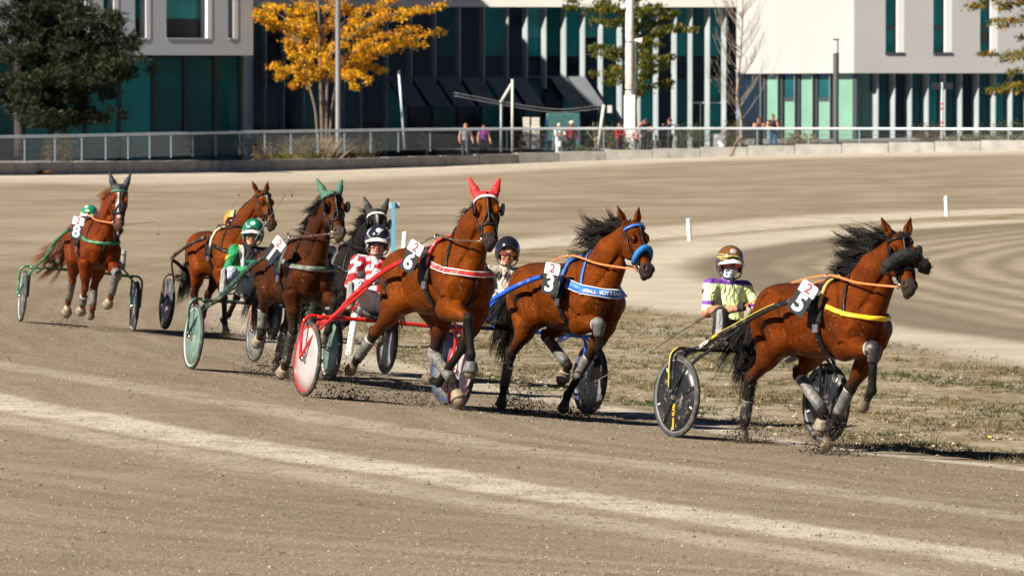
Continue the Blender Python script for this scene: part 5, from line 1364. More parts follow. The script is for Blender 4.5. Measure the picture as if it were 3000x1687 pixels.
# awnings slope out from the floor edge
for i, (x0, x1) in enumerate([(1128, 1196), (1200, 1268), (1272, 1340), (1344, 1410), (1414, 1478), (1482, 1540), (1604, 1662), (1658, 1716)]):
    u0, u1 = FCN.u(x0)[0] + .08, FCN.u(x1)[0] - .08; zt = zm - .02; zb2 = zm - 1.38; d1 = 1.5; sh_ = .85
    P_ = [FCN.a + FCN.t*q + FCN.n*d for q, d in ((u0, .45), (u1, .45), (u1 + sh_, d1), (u0 + sh_, d1))]; c = np.array(bc_.location)
    V = [(p[0]-c[0], p[1]-c[1], z-c[2]) for p, z in zip(P_, (zt, zt, zb2, zb2))]; V += [(x, y, z-.05) for x, y, z in V]
    MB().add(V, [(0,1,2,3),(7,6,5,4),(0,4,5,1),(1,5,6,2),(2,6,7,3),(3,7,4,0)]).build('awning', AWN, bc_)
FCN.box(FCN.u(2018)[0], FCN.u(2114)[0], FCN.z(2060, 304), FCN.z(2060, 299), -.15, .1, 'transom', P_FIN, bc_); FCN.box(FCN.u(2050)[0], FCN.u(2054)[0], .1, FCN.z(2060, 304), -.15, .0, 'mullion', P_FIN, bc_)
# ---- right block: left face turned to the sun, right face raked by it
br_ = empty('white_building', loc=(20, 294, 0)); tag(br_, 'white rendered building with green glazed ground floor', 'building')
FR1 = Facade(2155, 2502, 304, 290); FR2 = Facade(2502, 3300, 290, 292.4)
zw = FR1.z(2502, 215)
FR1.box(0, FR1.u(2502)[0], zw, 13, -.5, 0, 'wall', P_WHITE, br_)
w2 = [(2594, 2628), (2734, 2768), (2871, 2902), (3010, 3044)]
ed = [2502] + [v for a_, b_ in w2 for v in (a_, b_ + 20)] + [3300]
for i in range(0, len(ed), 2): FR2.box(FR2.u(ed[i])[0] + (.002 if i == 0 else 0), FR2.u(ed[i+1])[0], zw, 13, -3, 0, 'wall', P_WHITE, br_)
for a_, b_ in w2:
    u0, u1, u2 = FR2.u(a_)[0], FR2.u(b_)[0], FR2.u(b_ + 20)[0]; zs = FR2.z(a_, 155)
    FR2.box(u0, u2, zw, zs, -3, 0, 'wall', P_WHITE, br_)
    FR2.box(u0, u2, zs + .02, 13, -.62, -.56, 'window', G_TEAL, br_); FR2.box(u0, u1, FR2.z(a_, 87), FR2.z(a_, 75), -.56, -.48, 'window_bar', P_DFIN, br_)
    FR2.box(u0 - .02, u2 + .02, zs - .10, zs + .015, -.55, .06, 'sill', P_DFIN, br_); FR2.box(u0, u2, zs + .5, zs + 1.1, -.56, -.55, 'blind', P_DFIN, br_) if a_ == 2871 else None
    FR2.box(u1 + .02, u2, zs + .015, 13, -.5, -.003, 'reveal', P_REVEAL, br_)
FG1 = Facade(2160, 2502, 304.8, 291); FG2 = Facade(2502, 3300, 291, 293.4)
p1_ = [(2166, 2236, G_DARK), (2248, 2284, G_GREEN), (2300, 2332, G_DEEP), (2348, 2385, G_GREEN), (2400, 2436, G_DEEP), (2450, 2500, G_GREEN)]
for a_, b_, m_ in p1_:
    FG1.pbox(a_, b_, 218, 432, -.05, .0, 'pane', m_, br_)
    if m_ is G_DEEP: FG1.pbox(a_ + 1, b_ - 1, 298, 432, .003, .03, 'pane', G_GREEN, br_); FG1.pbox(a_, b_, 286, 296, .003, .06, 'frame', P_DFIN, br_)
for x_ in (2240, 2290, 2340, 2392, 2443): FG1.fin(FG1.u(x_ - 6)[0], .10, .20, -.2, zw - .01, P_FIN, br_); FG1.pbox(x_ - 0, x_ + 5, 216, 434, -.05, .06, 'frame', P_DFIN, br_)
FG1.pbox(2500, 2512, 216, 434, -.06, .05, 'corner_post', P_DFIN, br_)
x_ = 2515; k_ = 0
while x_ < 3290:
    FG2.pbox(x_, x_ + 34, 214, 430, -.05, .0, 'pane', [G_TEAL, G_DEEP, G_DARK, G_DEEP][k_ % 4] if k_ else mat('soft_green_glass', (.05, .17, .125), .2), br_)
    FG2.pbox(x_ + 36, x_ + 39, 212, 432, -.05, .08, 'frame', P_DFIN, br_); FG2.fin(FG2.u(x_ + 39.5)[0], .20, .50, -.2, zw - .01, P_FIN, br_); FG2.pbox(x_ + 46, x_ + 50, 212, 432, -.06, -.0, 'frame', P_DFIN, br_)
    x_ += 49; k_ += 1
FG1.box(0, FG1.u(2500)[0], -.3, zw + .1, -4, -.08, 'inner_wall', P_BLACK, br_); FG2.box(0, FG2.u(3300)[0], -.3, zw + .1, -4, -.08, 'inner_wall', P_BLACK, br_)

# ================================================================ street furniture and posts
def behind(px, back=1.5):
    """a spot on the plaza just behind the railing, in line with photo column px"""
    r = ray(px, 470)
    for s_ in np.arange(0, S_TOT, .1):
        p = along(s_, .3 + back)[0]
        if p[0]/p[1] > r[0]: break
    return np.array((p[0], p[1], float(gz(p[0], p[1]))))
def depth_at(px, Y): return np.array((float(ray(px, 300)[0]*Y), Y, 0.))
def zt(px, py, Y): return float(at(px, py, Y)[2])
WPOST = mat('white_post_paint', (.78, .77, .74), .5, noise=.08, nscale=6, dirt_amt=.15, dirt_scale=3)
for x, y, h, tilt, lab in ((2021, 706, .50, 4, 'white marker post on the grass line behind the bronze helmet'), (2774, 633, .50, 3, 'white marker post farthest right on the inner edge'),
                           (1182, 762, .58, -3, 'white marker post between the black helmet and the red hood'), (1023, 1037, .56, -9, 'leaning white marker post beside the red wheel')):
    p = gnd(x, y); o = MB().lathe([(.0005, h+.012), (.03, h+.008), (.048, h-.01), (.05, h-.04), (.052, .3), (.052, -.08)], 16).build('marker_post', WPOST, None, True)
    o.location = p; o.rotation_euler = (0, R(-tilt), 0); tag(o, lab, 'post', 'white track markers')
bp_ = empty('signal_post', loc=depth_at(1152, 76) + np.array((0, 0, float(gz(-1.65, 76))))); tag(bp_, 'sky blue post with grey plate behind the black horse', 'post')
z1 = zt(1152, 592, 76) - bp_.location[2]
MB().box((-.024, -.024, -.1), (.024, .024, z1)).build('post', mat('sky_blue_paint', (.10, .33, .50), .5, dirt_amt=.15), bp_); MB().box((-.11, .03, z1-.09), (.09, .04, z1-.005)).build('plate', mat('grey_plate', (.36, .38, .40), .5), bp_)
# lamp posts and masts
p = behind(988, 3.0); lp = empty('lamp_post', loc=p); tag(lp, 'plain grey steel post in front of the yellow tree', 'lamp post')
MB().lathe([(.14, -.1), (.14, .3), (.125, .32), (.11, 9.5), (.0005, 9.52)], 14).build('pole', mat('grey_pole', (.11, .11, .115), .5, .1, noise=.15, nscale=1), lp, True)
MB().lathe([(.19, -.1), (.19, .05), (.15, .06)], 14).build('base', P_DFIN, lp)
p = behind(1838, 3.0); mp_ = empty('mast', loc=p); tag(mp_, 'tall white mast streaked with rust above a white casing', 'mast')
Yd = p[1]; zc = zt(1838, 278, Yd)
def rust_mat():
    m = mat('rusty_white_paint', (.72, .68, .62), .6, noise=.06, nscale=2)
    return mat('rusted_white_paint', (.72, .66, .58), .65, noise=.06, nscale=2, dirt_amt=.42, dirt=(.36, .13, .035), dirt_scale=1.1)
MB().lathe([(.19, zc-.1), (.185, zc+2.2), (.165, 9.5), (.0005, 9.52)], 16).build('pole', rust_mat(), mp_, True)
MB().box((-.24, -.22, .35), (.24, .22, zc)).build('casing', mat('white_casing', (.80, .79, .76), .55, noise=.05, nscale=2, dirt_amt=.12), mp_, bevel=.02)
MB().lathe([(.20, zc+.2), (.20, zc+.28)], 16).build('band', STEEL(), mp_); MB().lathe([(.195, zc+2.3), (.195, zc+2.36)], 16).build('band', STEEL(), mp_)
MB().tube([(.26, -.05, 0), (.26, -.05, zc+2.2), (.24, -.03, zc+2.5)], .035, 8).build('conduit', P_BFIN, mp_, True)
MB().lathe([(.03, -.02), (.06, .05), (.13, .30), (.135, .31)], 12, Matrix.Translation((.22, -.05, zt(1860, 117, Yd))) @ Matrix.Rotation(R(95), 4, 'Y')).build('floodlight', mat('lamp_housing', (.62, .58, .50), .5), mp_, True)
MB().lathe([(.04, -.02), (.09, .02), (.09, .16), (.05, .2)], 12, Matrix.Translation((-.2, -.1, zt(1825, 22, Yd))) @ Matrix.Rotation(R(-80), 4, 'Y')).build('camera_head', WPOST, mp_, True)
p = behind(2444, 4.0); lq = empty('lamp_post', loc=p); tag(lq, 'slim dark bollard lamp post against the white building', 'lamp post'); Yd = p[1]
zt_, zl_ = zt(2444, 131, Yd), zt(2444, 172, Yd)
MB().lathe([(.125, -.1), (.125, zl_)], 16).build('pole', mat('dark_grey_pole', (.085, .088, .095), .45), lq, True); MB().lathe([(.105, zl_), (.105, zt_-.06)], 16).build('lens', mat('frosted_lamp', (.62, .61, .57), .4), lq, True); MB().lathe([(.125, zt_-.06), (.125, zt_), (.0005, zt_)], 16).build('cap', P_DFIN, lq)
p = behind(2759, 3.0); sg = empty('sign_post', loc=p); tag(sg, 'grey sign post with two dark boards and red bands', 'sign'); Yd = p[1]
z1 = zt(2759, 266, Yd); MB().lathe([(.06, -.1), (.055, z1)], 12).build('pole', GALV, sg, True)
for x0, x1 in ((-.46, -.07), (.07, .46)): MB().box((x0, -.05, z1-.31), (x1, -.01, z1-.02)).build('board', P_BLACK, sg)
for y in (326, 340, 381, 394): MB().lathe([(.064, zt(2759, y+6, Yd)), (.064, zt(2759, y, Yd))], 12).build('red_band', REDP, sg, True)
# volleyball posts and net on the plaza
vb = empty('net_court', loc=behind(1500, 2.6)); tag(vb, 'volleyball posts with a sagging net in front of the awnings', 'net'); Yd = vb.location[1]; c = np.array(vb.location)
q = lambda x, y, dy=0.: at(x, y, Yd + dy) - c
PALE = mat('pale_post', (.55, .53, .48), .5)
MB().tube([q(1501, 444), q(1501, 233)], .055, 8).build('post', PALE, vb, True); MB().tube([q(1468, 446), q(1468, 306)], .05, 8).build('post', mat('dull_post', (.30, .31, .31), .5), vb, True); MB().tube([q(1466, 302), q(1499, 246)], .06, 8).build('arm', PALE, vb, True)
MB().tube([q(1752, 438), q(1769, 308)], .07, 8).build('post', PALE, vb, True); MB().tube([q(1186, 438), q(1168, 206)], .05, 8).build('post', GALV, vb, True)
for dy in (0, 9):
    MB().tube(spline([q(1330, 272+dy), q(1468, 298+dy), q(1580, 316+dy), q(1660, 320+dy), q(1768, 308+dy)], 6), .005, 5).build('net_cord', mat('net_cord', (.5, .5, .5), .8), vb, True)
MB().box((-.1, 0, 0), (.1, .03, .32), Matrix.Translation(Vector(q(1786, 331)))).build('pennant', mat('pale_pennant', (.55, .5, .5), .8), vb)
# low cafe wall, planters
cw = empty('cafe_wall', loc=behind(1500, 6.5)); tag(cw, 'low dark wall with a pale coping in front of the cafe', 'wall'); Yd = cw.location[1]; c = np.array(cw.location)
x0, x1 = at(1280, 400, Yd)[0]-c[0], at(1790, 400, Yd)[0]-c[0]
MB().box((x0, 0, -.2), (x1, .3, .50)).build('wall', P_BLACK, cw); MB().box((x0, -.03, .50), (x1, .33, .57)).build('coping', mat('coping_grey', (.25, .28, .30), .6), cw)
MB().box((at(1520, 400, Yd)[0]-c[0], -.8, -.1), (at(1574, 400, Yd)[0]-c[0], -.4, .32)).build('bench', P_GREY, cw)
STONE = mat('pale_stone', (.55, .50, .42), .85, noise=.25, nscale=5)
for x0, x1, lab in ((1531, 1553, 'left pale stacked stone column behind the net'), (1556, 1582, 'right pale stacked stone column behind the net')):
    o = empty('stone_column', loc=depth_at((x0+x1)/2, Yd + 1.2)); tag(o, lab, 'column', 'stone columns at the cafe'); w = (x1-x0)/16000*Yd/2; z = 0.
    while z < 1.75:
        h = .12 + .05*random.random(); j = .02*random.random(); MB().box((-w+j, -.2, z), (w-j, .2, z+h-.012)).build('stone', STONE, o, bevel=.015); z += h
o = empty('kiosk', loc=depth_at(1650, Yd + 2.2)); tag(o, 'teal kiosk with blue edges behind the standing couple', 'kiosk')
w = 50/16000*Yd
MB().box((-w, 0, 0), (w, .8, 1.95)).build('body', mat('teal_kiosk', (.045, .12, .115), .35, noise=.3), o, bevel=.06)
for sx_ in (-w - .03, w - .05): MB().box((sx_, -.03, .2), (sx_ + .05, -.004, 1.7)).build('edge_strip', mat('dull_blue', (.02, .08, .22), .5), o)
sb = empty('speaker_box', loc=behind(2100, 1.2)); tag(sb, 'small grey box with round white discs behind the mesh', 'box'); MB().box((-.2, -.1, .3), (.2, .2, .98)).build('case', mat('grey_case', (.3, .3, .3), .6), sb)
for dx, z, r_ in ((-.08, .88, .05), (.05, .62, .09), (.13, .47, .11)): MB().lathe([(.0005, .02), (r_, .015), (r_, 0)], 14, Matrix.Translation((dx, -.11, z)) @ Matrix.Rotation(R(90), 4, 'X')).build('disc', WHITEP, sb)
o = MB().tube([(0, 0, 0), (.22, 0, .5), (.46, .0, .92)], [.022, .018, .012], 6).build('leaning_stick', mat('dry_wood', (.36, .24, .12), .8), None, True); o.location = behind(2133, -.35); tag(o, 'dry stick leaning on the concrete wall near the grey box', 'stick')

# ================================================================ spectators
def spectator(px, label, top, trous, pose='down', sk=(.46, .22, .14), hairc=(.05, .035, .025), shoes=(.05, .05, .05), h=1.74, sleeve=True, cap=None, long=None, turn=0., back=1.1, extra=None, bare=False, sit=0.):
    k = h/1.74; a = 1.
    J = dict(pelvis=(0, 0, .96), chest=(0, 0, 1.27), neck=(0, 0, 1.46), head=(.02, 0, 1.60), face=(1, 0, 0), shL=(0, .18, 1.40), shR=(0, -.18, 1.40),
             hipL=(0, .09, .93), hipR=(0, -.09, .93), knL=(.02, .10, .50), knR=(.02, -.10, .50), anL=(0, .10, .09), anR=(0, -.10, .09), toeL=(.15, .12, .04), toeR=(.15, -.12, .04))
    arms = dict(down=((.02, .25, 1.13), (.08, .25, .90), (.10, .24, .82)), swing=((.0, .26, 1.14), (.16, .28, .96), (.22, .27, .90)), phone=((.20, .24, 1.22), (.30, .08, 1.40), (.33, .04, 1.46)),
                camera=((.18, .32, 1.36), (.16, .12, 1.56), (.15, .08, 1.60)), rest=((.14, .27, 1.16), (.30, .12, 1.16), (.34, .05, 1.16)), chin=((.20, .22, 1.18), (.22, .14, 1.40), (.19, .10, 1.48)))
    pl, pr = (pose if isinstance(pose, tuple) else (pose, pose))
    for sd, nm, ps in ((1, 'L', pl), (-1, 'R', pr)):
        e, w_, hnd = arms[ps]; J['el'+nm] = (e[0], e[1]*sd, e[2]); J['wr'+nm] = (w_[0], w_[1]*sd, w_[2]); J['ha'+nm] = (hnd[0], hnd[1]*sd, hnd[2])
    S, Mh, hd = person_sdf(J, .015, face=True, hands=False, hair='long' if long == 'hair' else 'short')
    W, F, tg = S.mesh()
    armc = top if sleeve else sk
    pal = [top, trous, sk, sk, shoes, sk, shoes, hairc, armc if not bare else sk, top if sleeve == 'long' else sk, (.3, .12, .1)]
    col = tag_cols(tg, pal); col = relax(F, col, 1)
    p = behind(px, back); m = Matrix.Translation(Vector(p)) @ Matrix.Rotation(R(-90 + turn), 4, 'Z') @ Matrix.Scale(k, 4)
    root = empty('person', m); tag(root, label, 'person', 'spectators behind the railing')
    if sit: root.location.z -= sit
    link('body', npmesh('body', W, F, True, col), SILK, root)
    if cap: MB().lathe([(.0005, .115), (.05, .105), (.088, .06), (.098, .02), (.10, .0)], 16, Matrix.Translation((.01, 0, 1.63))).build('cap', mat('cap_%d' % px, cap, .8), root, True)
    if cap: MB().box((.07, -.06, 1.635), (.17, .06, 1.65)).build('cap_brim', mat('cap_%d' % px, cap), root, bevel=.005)
    if extra == 'pack': MB().box((-.30, -.15, 1.02), (-.13, .15, 1.42)).build('backpack', mat('grey_pack', (.33, .33, .34), .8), root, bevel=.05)
    if extra == 'camera': MB().box((.17, -.07, 1.56), (.25, .07, 1.65)).build('camera', SEATM, root, bevel=.01)
    if extra == 'phone': MB().box((.34, -.07, 1.44), (.35, .07, 1.52)).build('phone', SEATM, root)
    if extra == 'skirt': MB().lathe([(.15, .98), (.19, .6), (.22, .22)], 18).build('skirt', mat('skirt_%d' % px, trous, .9), root, True)
    if extra == 'bag': MB().box((.12, -.16, .62), (.30, -.02, .92)).build('carried_coat', mat('pale_coat', (.55, .5, .47), .9), root, bevel=.06)
    return root
spectator(1363, 'man in grey tank top jogging behind the railing', (.22, .22, .23), (.03, .035, .04), ('swing', 'swing'), sleeve=False, bare=True, hairc=(.30, .14, .09), h=1.82, turn=12)
spectator(1413, 'woman in purple tank top jogging behind the railing', (.16, .03, .22), (.02, .02, .028), ('swing', 'down'), sleeve=False, bare=True, hairc=(.10, .05, .03), h=1.72, turn=10)
spectator(1634, 'grey-haired woman all in white behind the railing', (.68, .69, .72), (.66, .68, .72), 'rest', hairc=(.45, .42, .38), h=1.70, turn=35, extra='bag')
spectator(1673, 'man in maroon top with white cap behind the railing', (.22, .012, .028), (.04, .035, .045), 'down', hairc=(.2, .2, .2), cap=(.66, .62, .52), h=1.76, turn=20, sleeve='long', sk=(.30, .13, .08))
spectator(1807, 'person in bright red jacket beside the white casing', (.42, .008, .018), (.07, .03, .05), 'rest', sleeve='long', hairc=(.12, .09, .07), h=1.62, turn=40)
spectator(1862, 'person in pale top half hidden behind the mast', (.42, .30, .30), (.20, .20, .21), 'rest', h=1.40, turn=15, hairc=(.5, .42, .36))
spectator(1886, 'man in black shirt raising a camera', (.014, .014, .016), (.02, .02, .022), ('rest', 'camera'), sleeve=False, h=1.80, turn=5, hairc=(.02, .015, .012), extra='camera')
spectator(1919, 'dark-haired person sitting low behind the mesh', (.03, .018, .018), (.05, .06, .09), 'rest', h=1.55, sit=.52, sleeve='long', hairc=(.012, .01, .01))
spectator(1958, 'person with burgundy cap and grey backpack behind the railing', (.022, .026, .045), (.02, .02, .024), ('phone', 'down'), cap=(.10, .012, .03), h=1.74, turn=-120, extra='pack', sleeve='long')
spectator(2222, 'woman in long black dress holding a phone', (.012, .012, .014), (.012, .012, .015), 'phone', sleeve=False, bare=True, hairc=(.06, .03, .02), h=1.70, extra='skirt')
spectator(2263, 'long-haired woman in black top and jeans leaning on the rail', (.012, .012, .014), (.035, .10, .19), ('chin', 'rest'), sleeve=False, bare=True, hairc=(.09, .05, .025), h=1.80, long='hair')
spectator(1526, 'person seated low at the cafe wall', (.06, .065, .055), (.04, .04, .05), 'rest', h=1.6, sit=.45, back=6.0, hairc=(.1, .05, .03), turn=60)

# ================================================================ trees and planting
LEAFM = None
def leaf_material():
    m = bpy.data.materials.new('foliage'); m.use_nodes = True; nt = m.node_tree; N = nt.nodes; L = nt.links; b = N['Principled BSDF']
    a = N.new('ShaderNodeAttribute'); a.attribute_name = 'col'; L.new(a.outputs['Color'], b.inputs['Base Color']); b.inputs['Roughness'].default_value = .55; b.inputs['Specular IOR Level'].default_value = .3
    t = N.new('ShaderNodeBsdfTranslucent'); L.new(a.outputs['Color'], t.inputs['Color']); mx = N.new('ShaderNodeMixShader'); mx.inputs[0].default_value = .45
    L.new(b.outputs[0], mx.inputs[1]); L.new(t.outputs[0], mx.inputs[2]); L.new(mx.outputs[0], N['Material Output'].inputs['Surface']); return m
LEAFM = leaf_material()
def leaves(P, size, cols, rg, asp=2.2, droop=.0):
    n = len(P); d = rg.normal(0, 1, (n, 3)); d[:, 2] -= droop; d /= np.linalg.norm(d, axis=1)[:, None]; e = np.cross(d, rg.normal(0, 1, (n, 3))); e /= np.linalg.norm(e, axis=1)[:, None]
    sz = size*(.6 + .8*rg.random((n, 1))); a = d*sz; b = e*sz/asp
    V = np.stack([P - a*.5, P + b*.5, P + a*.5, P - b*.5], 1).reshape(-1, 3); F = np.arange(4*n).reshape(-1, 4)
    c = cols[rg.integers(0, len(cols), n)]*(.75 + .5*rg.random((n, 1)))
    return V, F, np.repeat(c, 4, 0)
BARK = mat('tree_bark', (.12, .088, .065), .9, noise=.35, nscale=5, bump=.6, bscale=8); BARKP = mat('pale_bark', (.30, .235, .18), .85, noise=.25, nscale=6)
def tree(name, label, base, trunks, boughs, size, cols, per, bark=BARK, seed=1, spread=.35, asp=2.2, droop=0., cat='tree'):
    """trunks / boughs: polylines relative to the base; leaves are strewn in clumps along the boughs"""
    rg = np.random.default_rng(seed); root = empty(name, loc=base); tag(root, label, cat)
    mb = MB()
    for pts, r0, r1 in trunks: sp = spline(pts, 5); mb.tube(sp, np.linspace(r0, r1, len(sp)), 7)
    mb.build('trunk', bark, root, True)
    Ps = []; tw = MB()
    for pts, r0, wgt in boughs:
        sp = spline(pts, 6); tw.tube(sp, np.linspace(r0, .008, len(sp)), 5)
        n = int(per*wgt); t = rg.random(n)**.8*(len(sp)-1); i = np.clip(t.astype(int), 0, len(sp)-2); f = (t-i)[:, None]
        c = sp[i]*(1-f) + sp[i+1]*f; ncl = max(3, n//70); cc = rg.normal(0, 1, (ncl, 3))*np.array((1, 1, .55)); k_ = (t/(len(sp)-1)*ncl*.999).astype(int)
        Ps.append(c + cc[k_]*spread + rg.normal(0, 1, (n, 3))*spread*np.array((.55, .55, .38)))
    tw.build('bough', bark, root, True)
    V, F, c = leaves(np.vstack(Ps), size, np.array(cols), rg, asp, droop); link('crown', npmesh('crown', V, F, False, c), LEAFM, root)
    return root
def local(base, px, py, dy=0.): return at(px, py, base[1] + dy) - np.array(base)
rr = np.random.default_rng(21)
# yellow locust tree, several stems
b = behind(950, 8.0); q = lambda x, y, dy=0.: local(b, x, y, dy)
trk = [([q(932, 445), q(925, 330), q(905, 250), q(885, 190), q(850, 110)], .075, .04), ([q(945, 445), q(943, 340), q(938, 200), q(935, 60), q(930, -60)], .10, .05), ([q(958, 445), q(957, 340), q(962, 200), q(985, 60), q(1010, -60)], .08, .04), ([q(962, 445), q(968, 380), q(978, 280), q(1010, 170), q(1060, 90)], .065, .03)]
bo = []
ends = [(722, 45), (735, 20), (790, 20), (800, 215), (815, 240), (855, 255), (830, 125), (870, 160), (850, 60), (900, 70), (880, 20), (940, 110), (960, 30), (1010, 120), (1060, 150), (1045, 215), (1050, 255), (1110, 130), (1130, 205), (1160, 60), (1220, 130), (1265, 115), (1305, 95), (1250, 25), (1300, 20), (1180, 10), (1100, 20), (1020, 20), (1000, 200), (1085, 235), (770, 70), (1200, 90), (920, -40), (1040, -40), (820, -40), (1140, -50)]
for x, y in ends:
    dy = rr.uniform(-2.6, 2.6); x0 = 935 + (x-935)*.22; y0 = min(230, y + 75 + abs(x-935)*.05)
    bo.append(([q(x0, y0), q((x0+x)/2, (y0+y)/2 - 22, dy*.5), q(x, y, dy)], .035, 1.0 + abs(x-935)/500))
tree('locust_tree', 'multi-stemmed tree with bright yellow autumn leaves', b, trk, bo, .155, [(.78, .40, .010), (.82, .44, .012), (.72, .30, .008), (.60, .38, .015), (.36, .30, .02), (.80, .33, .006)], 330, BARK, 4, .21, 2.6, .5)
# green locust behind the mast
b = behind(1862, 6.0); q = lambda x, y, dy=0.: local(b, x, y, dy)
trk = [([q(1862, 445), q(1860, 300), q(1866, 150), q(1870, -80)], .11, .05)]
bo = []
for x, y in [(1650, 15), (1720, 25), (1735, 62), (1700, 20), (1760, 40), (1780, 75), (1712, 160), (1760, 150), (1800, 140), (1735, 210), (1790, 205), (1830, 215), (1780, 240), (1900, 30), (1930, 15), (1960, 60), (1990, 45), (2035, 85), (2000, 80), (1930, 95), (1960, 100), (1900, 150), (1940, 180), (1985, 165), (1975, 190), (1910, 225), (1960, 245), (1980, 240), (1880, 250), (1820, 60), (1900, 110), (1850, -10), (1940, -20), (1780, -15), (1930, 130)]:
    dy = rr.uniform(-2, 2); bo.append(([q(1864, y + 30), q((1864+x)/2, y + 2, dy*.5), q(x, y, dy)], .026, .6 + abs(x-1864)/260))
tree('locust_tree', 'sparse green tree behind the rusty mast', b, trk, bo, .17, [(.06, .10, .012), (.10, .14, .016), (.14, .15, .02), (.045, .075, .012), (.30, .19, .02)], 330, BARK, 9, .20, 2.6, .4)
# bough of a tree beyond the right edge
b = behind(3120, 5.0); q = lambda x, y, dy=0.: local(b, x, y, dy)
trk = [([q(3120, 445), q(3115, 250), q(3120, -60)], .14, .07)]; bo = []
for x, y in [(2815, 5), (2860, 20), (2930, 20), (2960, 60), (2905, 75), (2990, 110), (2890, 165), (2940, 165), (2990, 160), (2895, 275), (2950, 255), (2985, 270), (2965, 215), (3040, 60), (3040, 180), (3060, 260), (3000, 10), (2870, -20), (3080, 120)]:
    dy = rr.uniform(-1.5, 3); bo.append(([q(3116, y + 30), q((3116+x)/2, y - 8, dy*.5), q(x, y, dy)], .03, .6 + abs(x-3116)/300))
tree('locust_tree', 'green and yellow boughs reaching in at the right edge', b, trk, bo, .17, [(.08, .12, .015), (.14, .16, .02), (.05, .08, .012), (.34, .22, .02), (.42, .20, .015)], 300, BARK, 10, .20, 2.6, .4)
# dark conifer
b = behind(90, 6.0); q = lambda x, y, dy=0.: local(b, x, y, dy)
trk = [([q(60, 460), q(55, 200), q(60, -60)], .24, .14), ([q(180, 460), q(190, 350), q(170, 230), q(120, 120)], .11, .06)]; bo = []
for x, y in [(215, 10), (200, 40), (255, 30), (235, 75), (330, 65), (290, 60), (280, 110), (355, 55), (300, 130), (415, 130), (390, 115), (330, 165), (270, 150), (405, 170), (412, 205), (350, 220), (380, 190), (300, 235), (310, 195), (260, 260), (330, 260), (345, 335), (280, 330), (225, 300), (180, 290), (120, 330), (60, 320), (150, 250), (90, 240), (20, 300), (40, 220), (10, 160), (100, 150), (160, 170), (140, 90), (60, 90), (20, 40), (100, 20), (170, -10), (60, -30), (-60, 100), (-60, 250), (240, 180), (200, 220), (190, 120), (250, 230), (215, 345), (150, 345)]:
    dy = rr.uniform(-3, 2.2); bo.append(([q(70 + (x-70)*.15, y - 25), q((70+x)/2, y + 6, dy*.5), q(x, y, dy)], .04, 1.0 + abs(x-70)/260))
tree('pine_tree', 'dark shaggy conifer at the left edge', b, trk, bo, .24, [(.018, .026, .011), (.030, .038, .014), (.045, .052, .020), (.012, .019, .009), (.060, .062, .026), (.008, .013, .008)], 900, mat('dark_bark', (.035, .028, .022), .9, noise=.3), 12, .28, 5.0, -.2)
# bare tree
b = behind(2166, 6.0); q = lambda x, y, dy=0.: local(b, x, y, dy); bt = empty('bare_tree', loc=b); tag(bt, 'leafless pale tree in front of the white wall', 'tree')
mb = MB(); sp = spline([q(2168, 445), q(2172, 360), q(2160, 280), q(2170, 150), q(2176, 20), q(2172, -60)], 6); mb.tube(sp, np.linspace(.10, .02, len(sp)), 7); mb.build('trunk', BARKP, bt, True)
mb = MB()
for i in range(46):
    y0 = rr.uniform(40, 370); sd = rr.choice((-1, 1)); ln = rr.uniform(40, 130)*(.5 + .6*y0/370); x0 = 2168 + rr.uniform(-4, 4); dy = rr.uniform(-1.5, 1.5)
    p3 = [q(x0, y0), q(x0 + sd*ln*.4, y0 - ln*.55, dy*.5), q(x0 + sd*ln*.85, y0 - ln*rr.uniform(1.1, 1.7), dy)]; sp = spline(p3, 5); mb.tube(sp, np.linspace(.020, .004, len(sp)), 4)
    for j in range(5):
        a0 = sp[rr.integers(3, len(sp))]; d = np.array((sd*rr.uniform(-.1, .5), rr.uniform(-.3, .3), rr.uniform(.4, 1.)))*rr.uniform(.5, 1.1); mb.tube([a0, a0 + d*.5 + np.array((.05*rr.normal(), 0, 0)), a0 + d], [.007, .005, .003], 4)
mb.build('branch', BARKP, bt, True)
def bush(px, w, h, label, cols, back=2.2, n=900, seed=1, blade=False, name='shrub', cat='shrub', size=.10, z0=0.):
    rg = np.random.default_rng(seed); b = behind(px, back); root = empty(name, loc=b); tag(root, label, cat); W_ = w/16000*b[1]; H_ = h/16000*b[1]
    if blade:
        m = 6; a = rg.normal(0, .22, (n, 2))*W_; tip = a*2.2 + rg.normal(0, .06, (n, 2)); hh = H_*(.65 + .4*rg.random(n)); s_ = np.linspace(0, 1, m)
        St = np.stack([np.stack([a[:, 0, None] + (tip-a)[:, 0, None]*s_**1.6, a[:, 1, None] + (tip-a)[:, 1, None]*s_**1.6, z0 + hh[:, None]*(s_ - .12*s_**3)], -1)], 0)[0]
        V, F = strands(St, r0=.016); c = np.repeat(np.array(cols)[rg.integers(0, len(cols), n)]*(.7 + .6*rg.random((n, 1))), m*3, 0); link('blades', npmesh('blades', V, F, True, c), LEAFM, root)
    else:
        ncl = 14; cc = np.stack([rg.uniform(-.5, .5, ncl)*W_*.8, rg.uniform(-.4, .4, ncl), rg.uniform(.25, .85, ncl)*H_], 1); k = rg.integers(0, ncl, n)
        P = cc[k] + rg.normal(0, 1, (n, 3))*np.array((W_*.13, .22, H_*.15)); P[:, 2] = np.abs(P[:, 2]); V, F, c = leaves(P, size, np.array(cols), rg, 2.4); link('foliage', npmesh('foliage', V, F, False, c), LEAFM, root)
        mb = MB()
        for i in range(6): mb.tube([(0.1*rg.normal(), 0, 0), tuple(cc[i])], [.02, .008], 4)
        mb.build('stem', BARK, root, True)
    return root
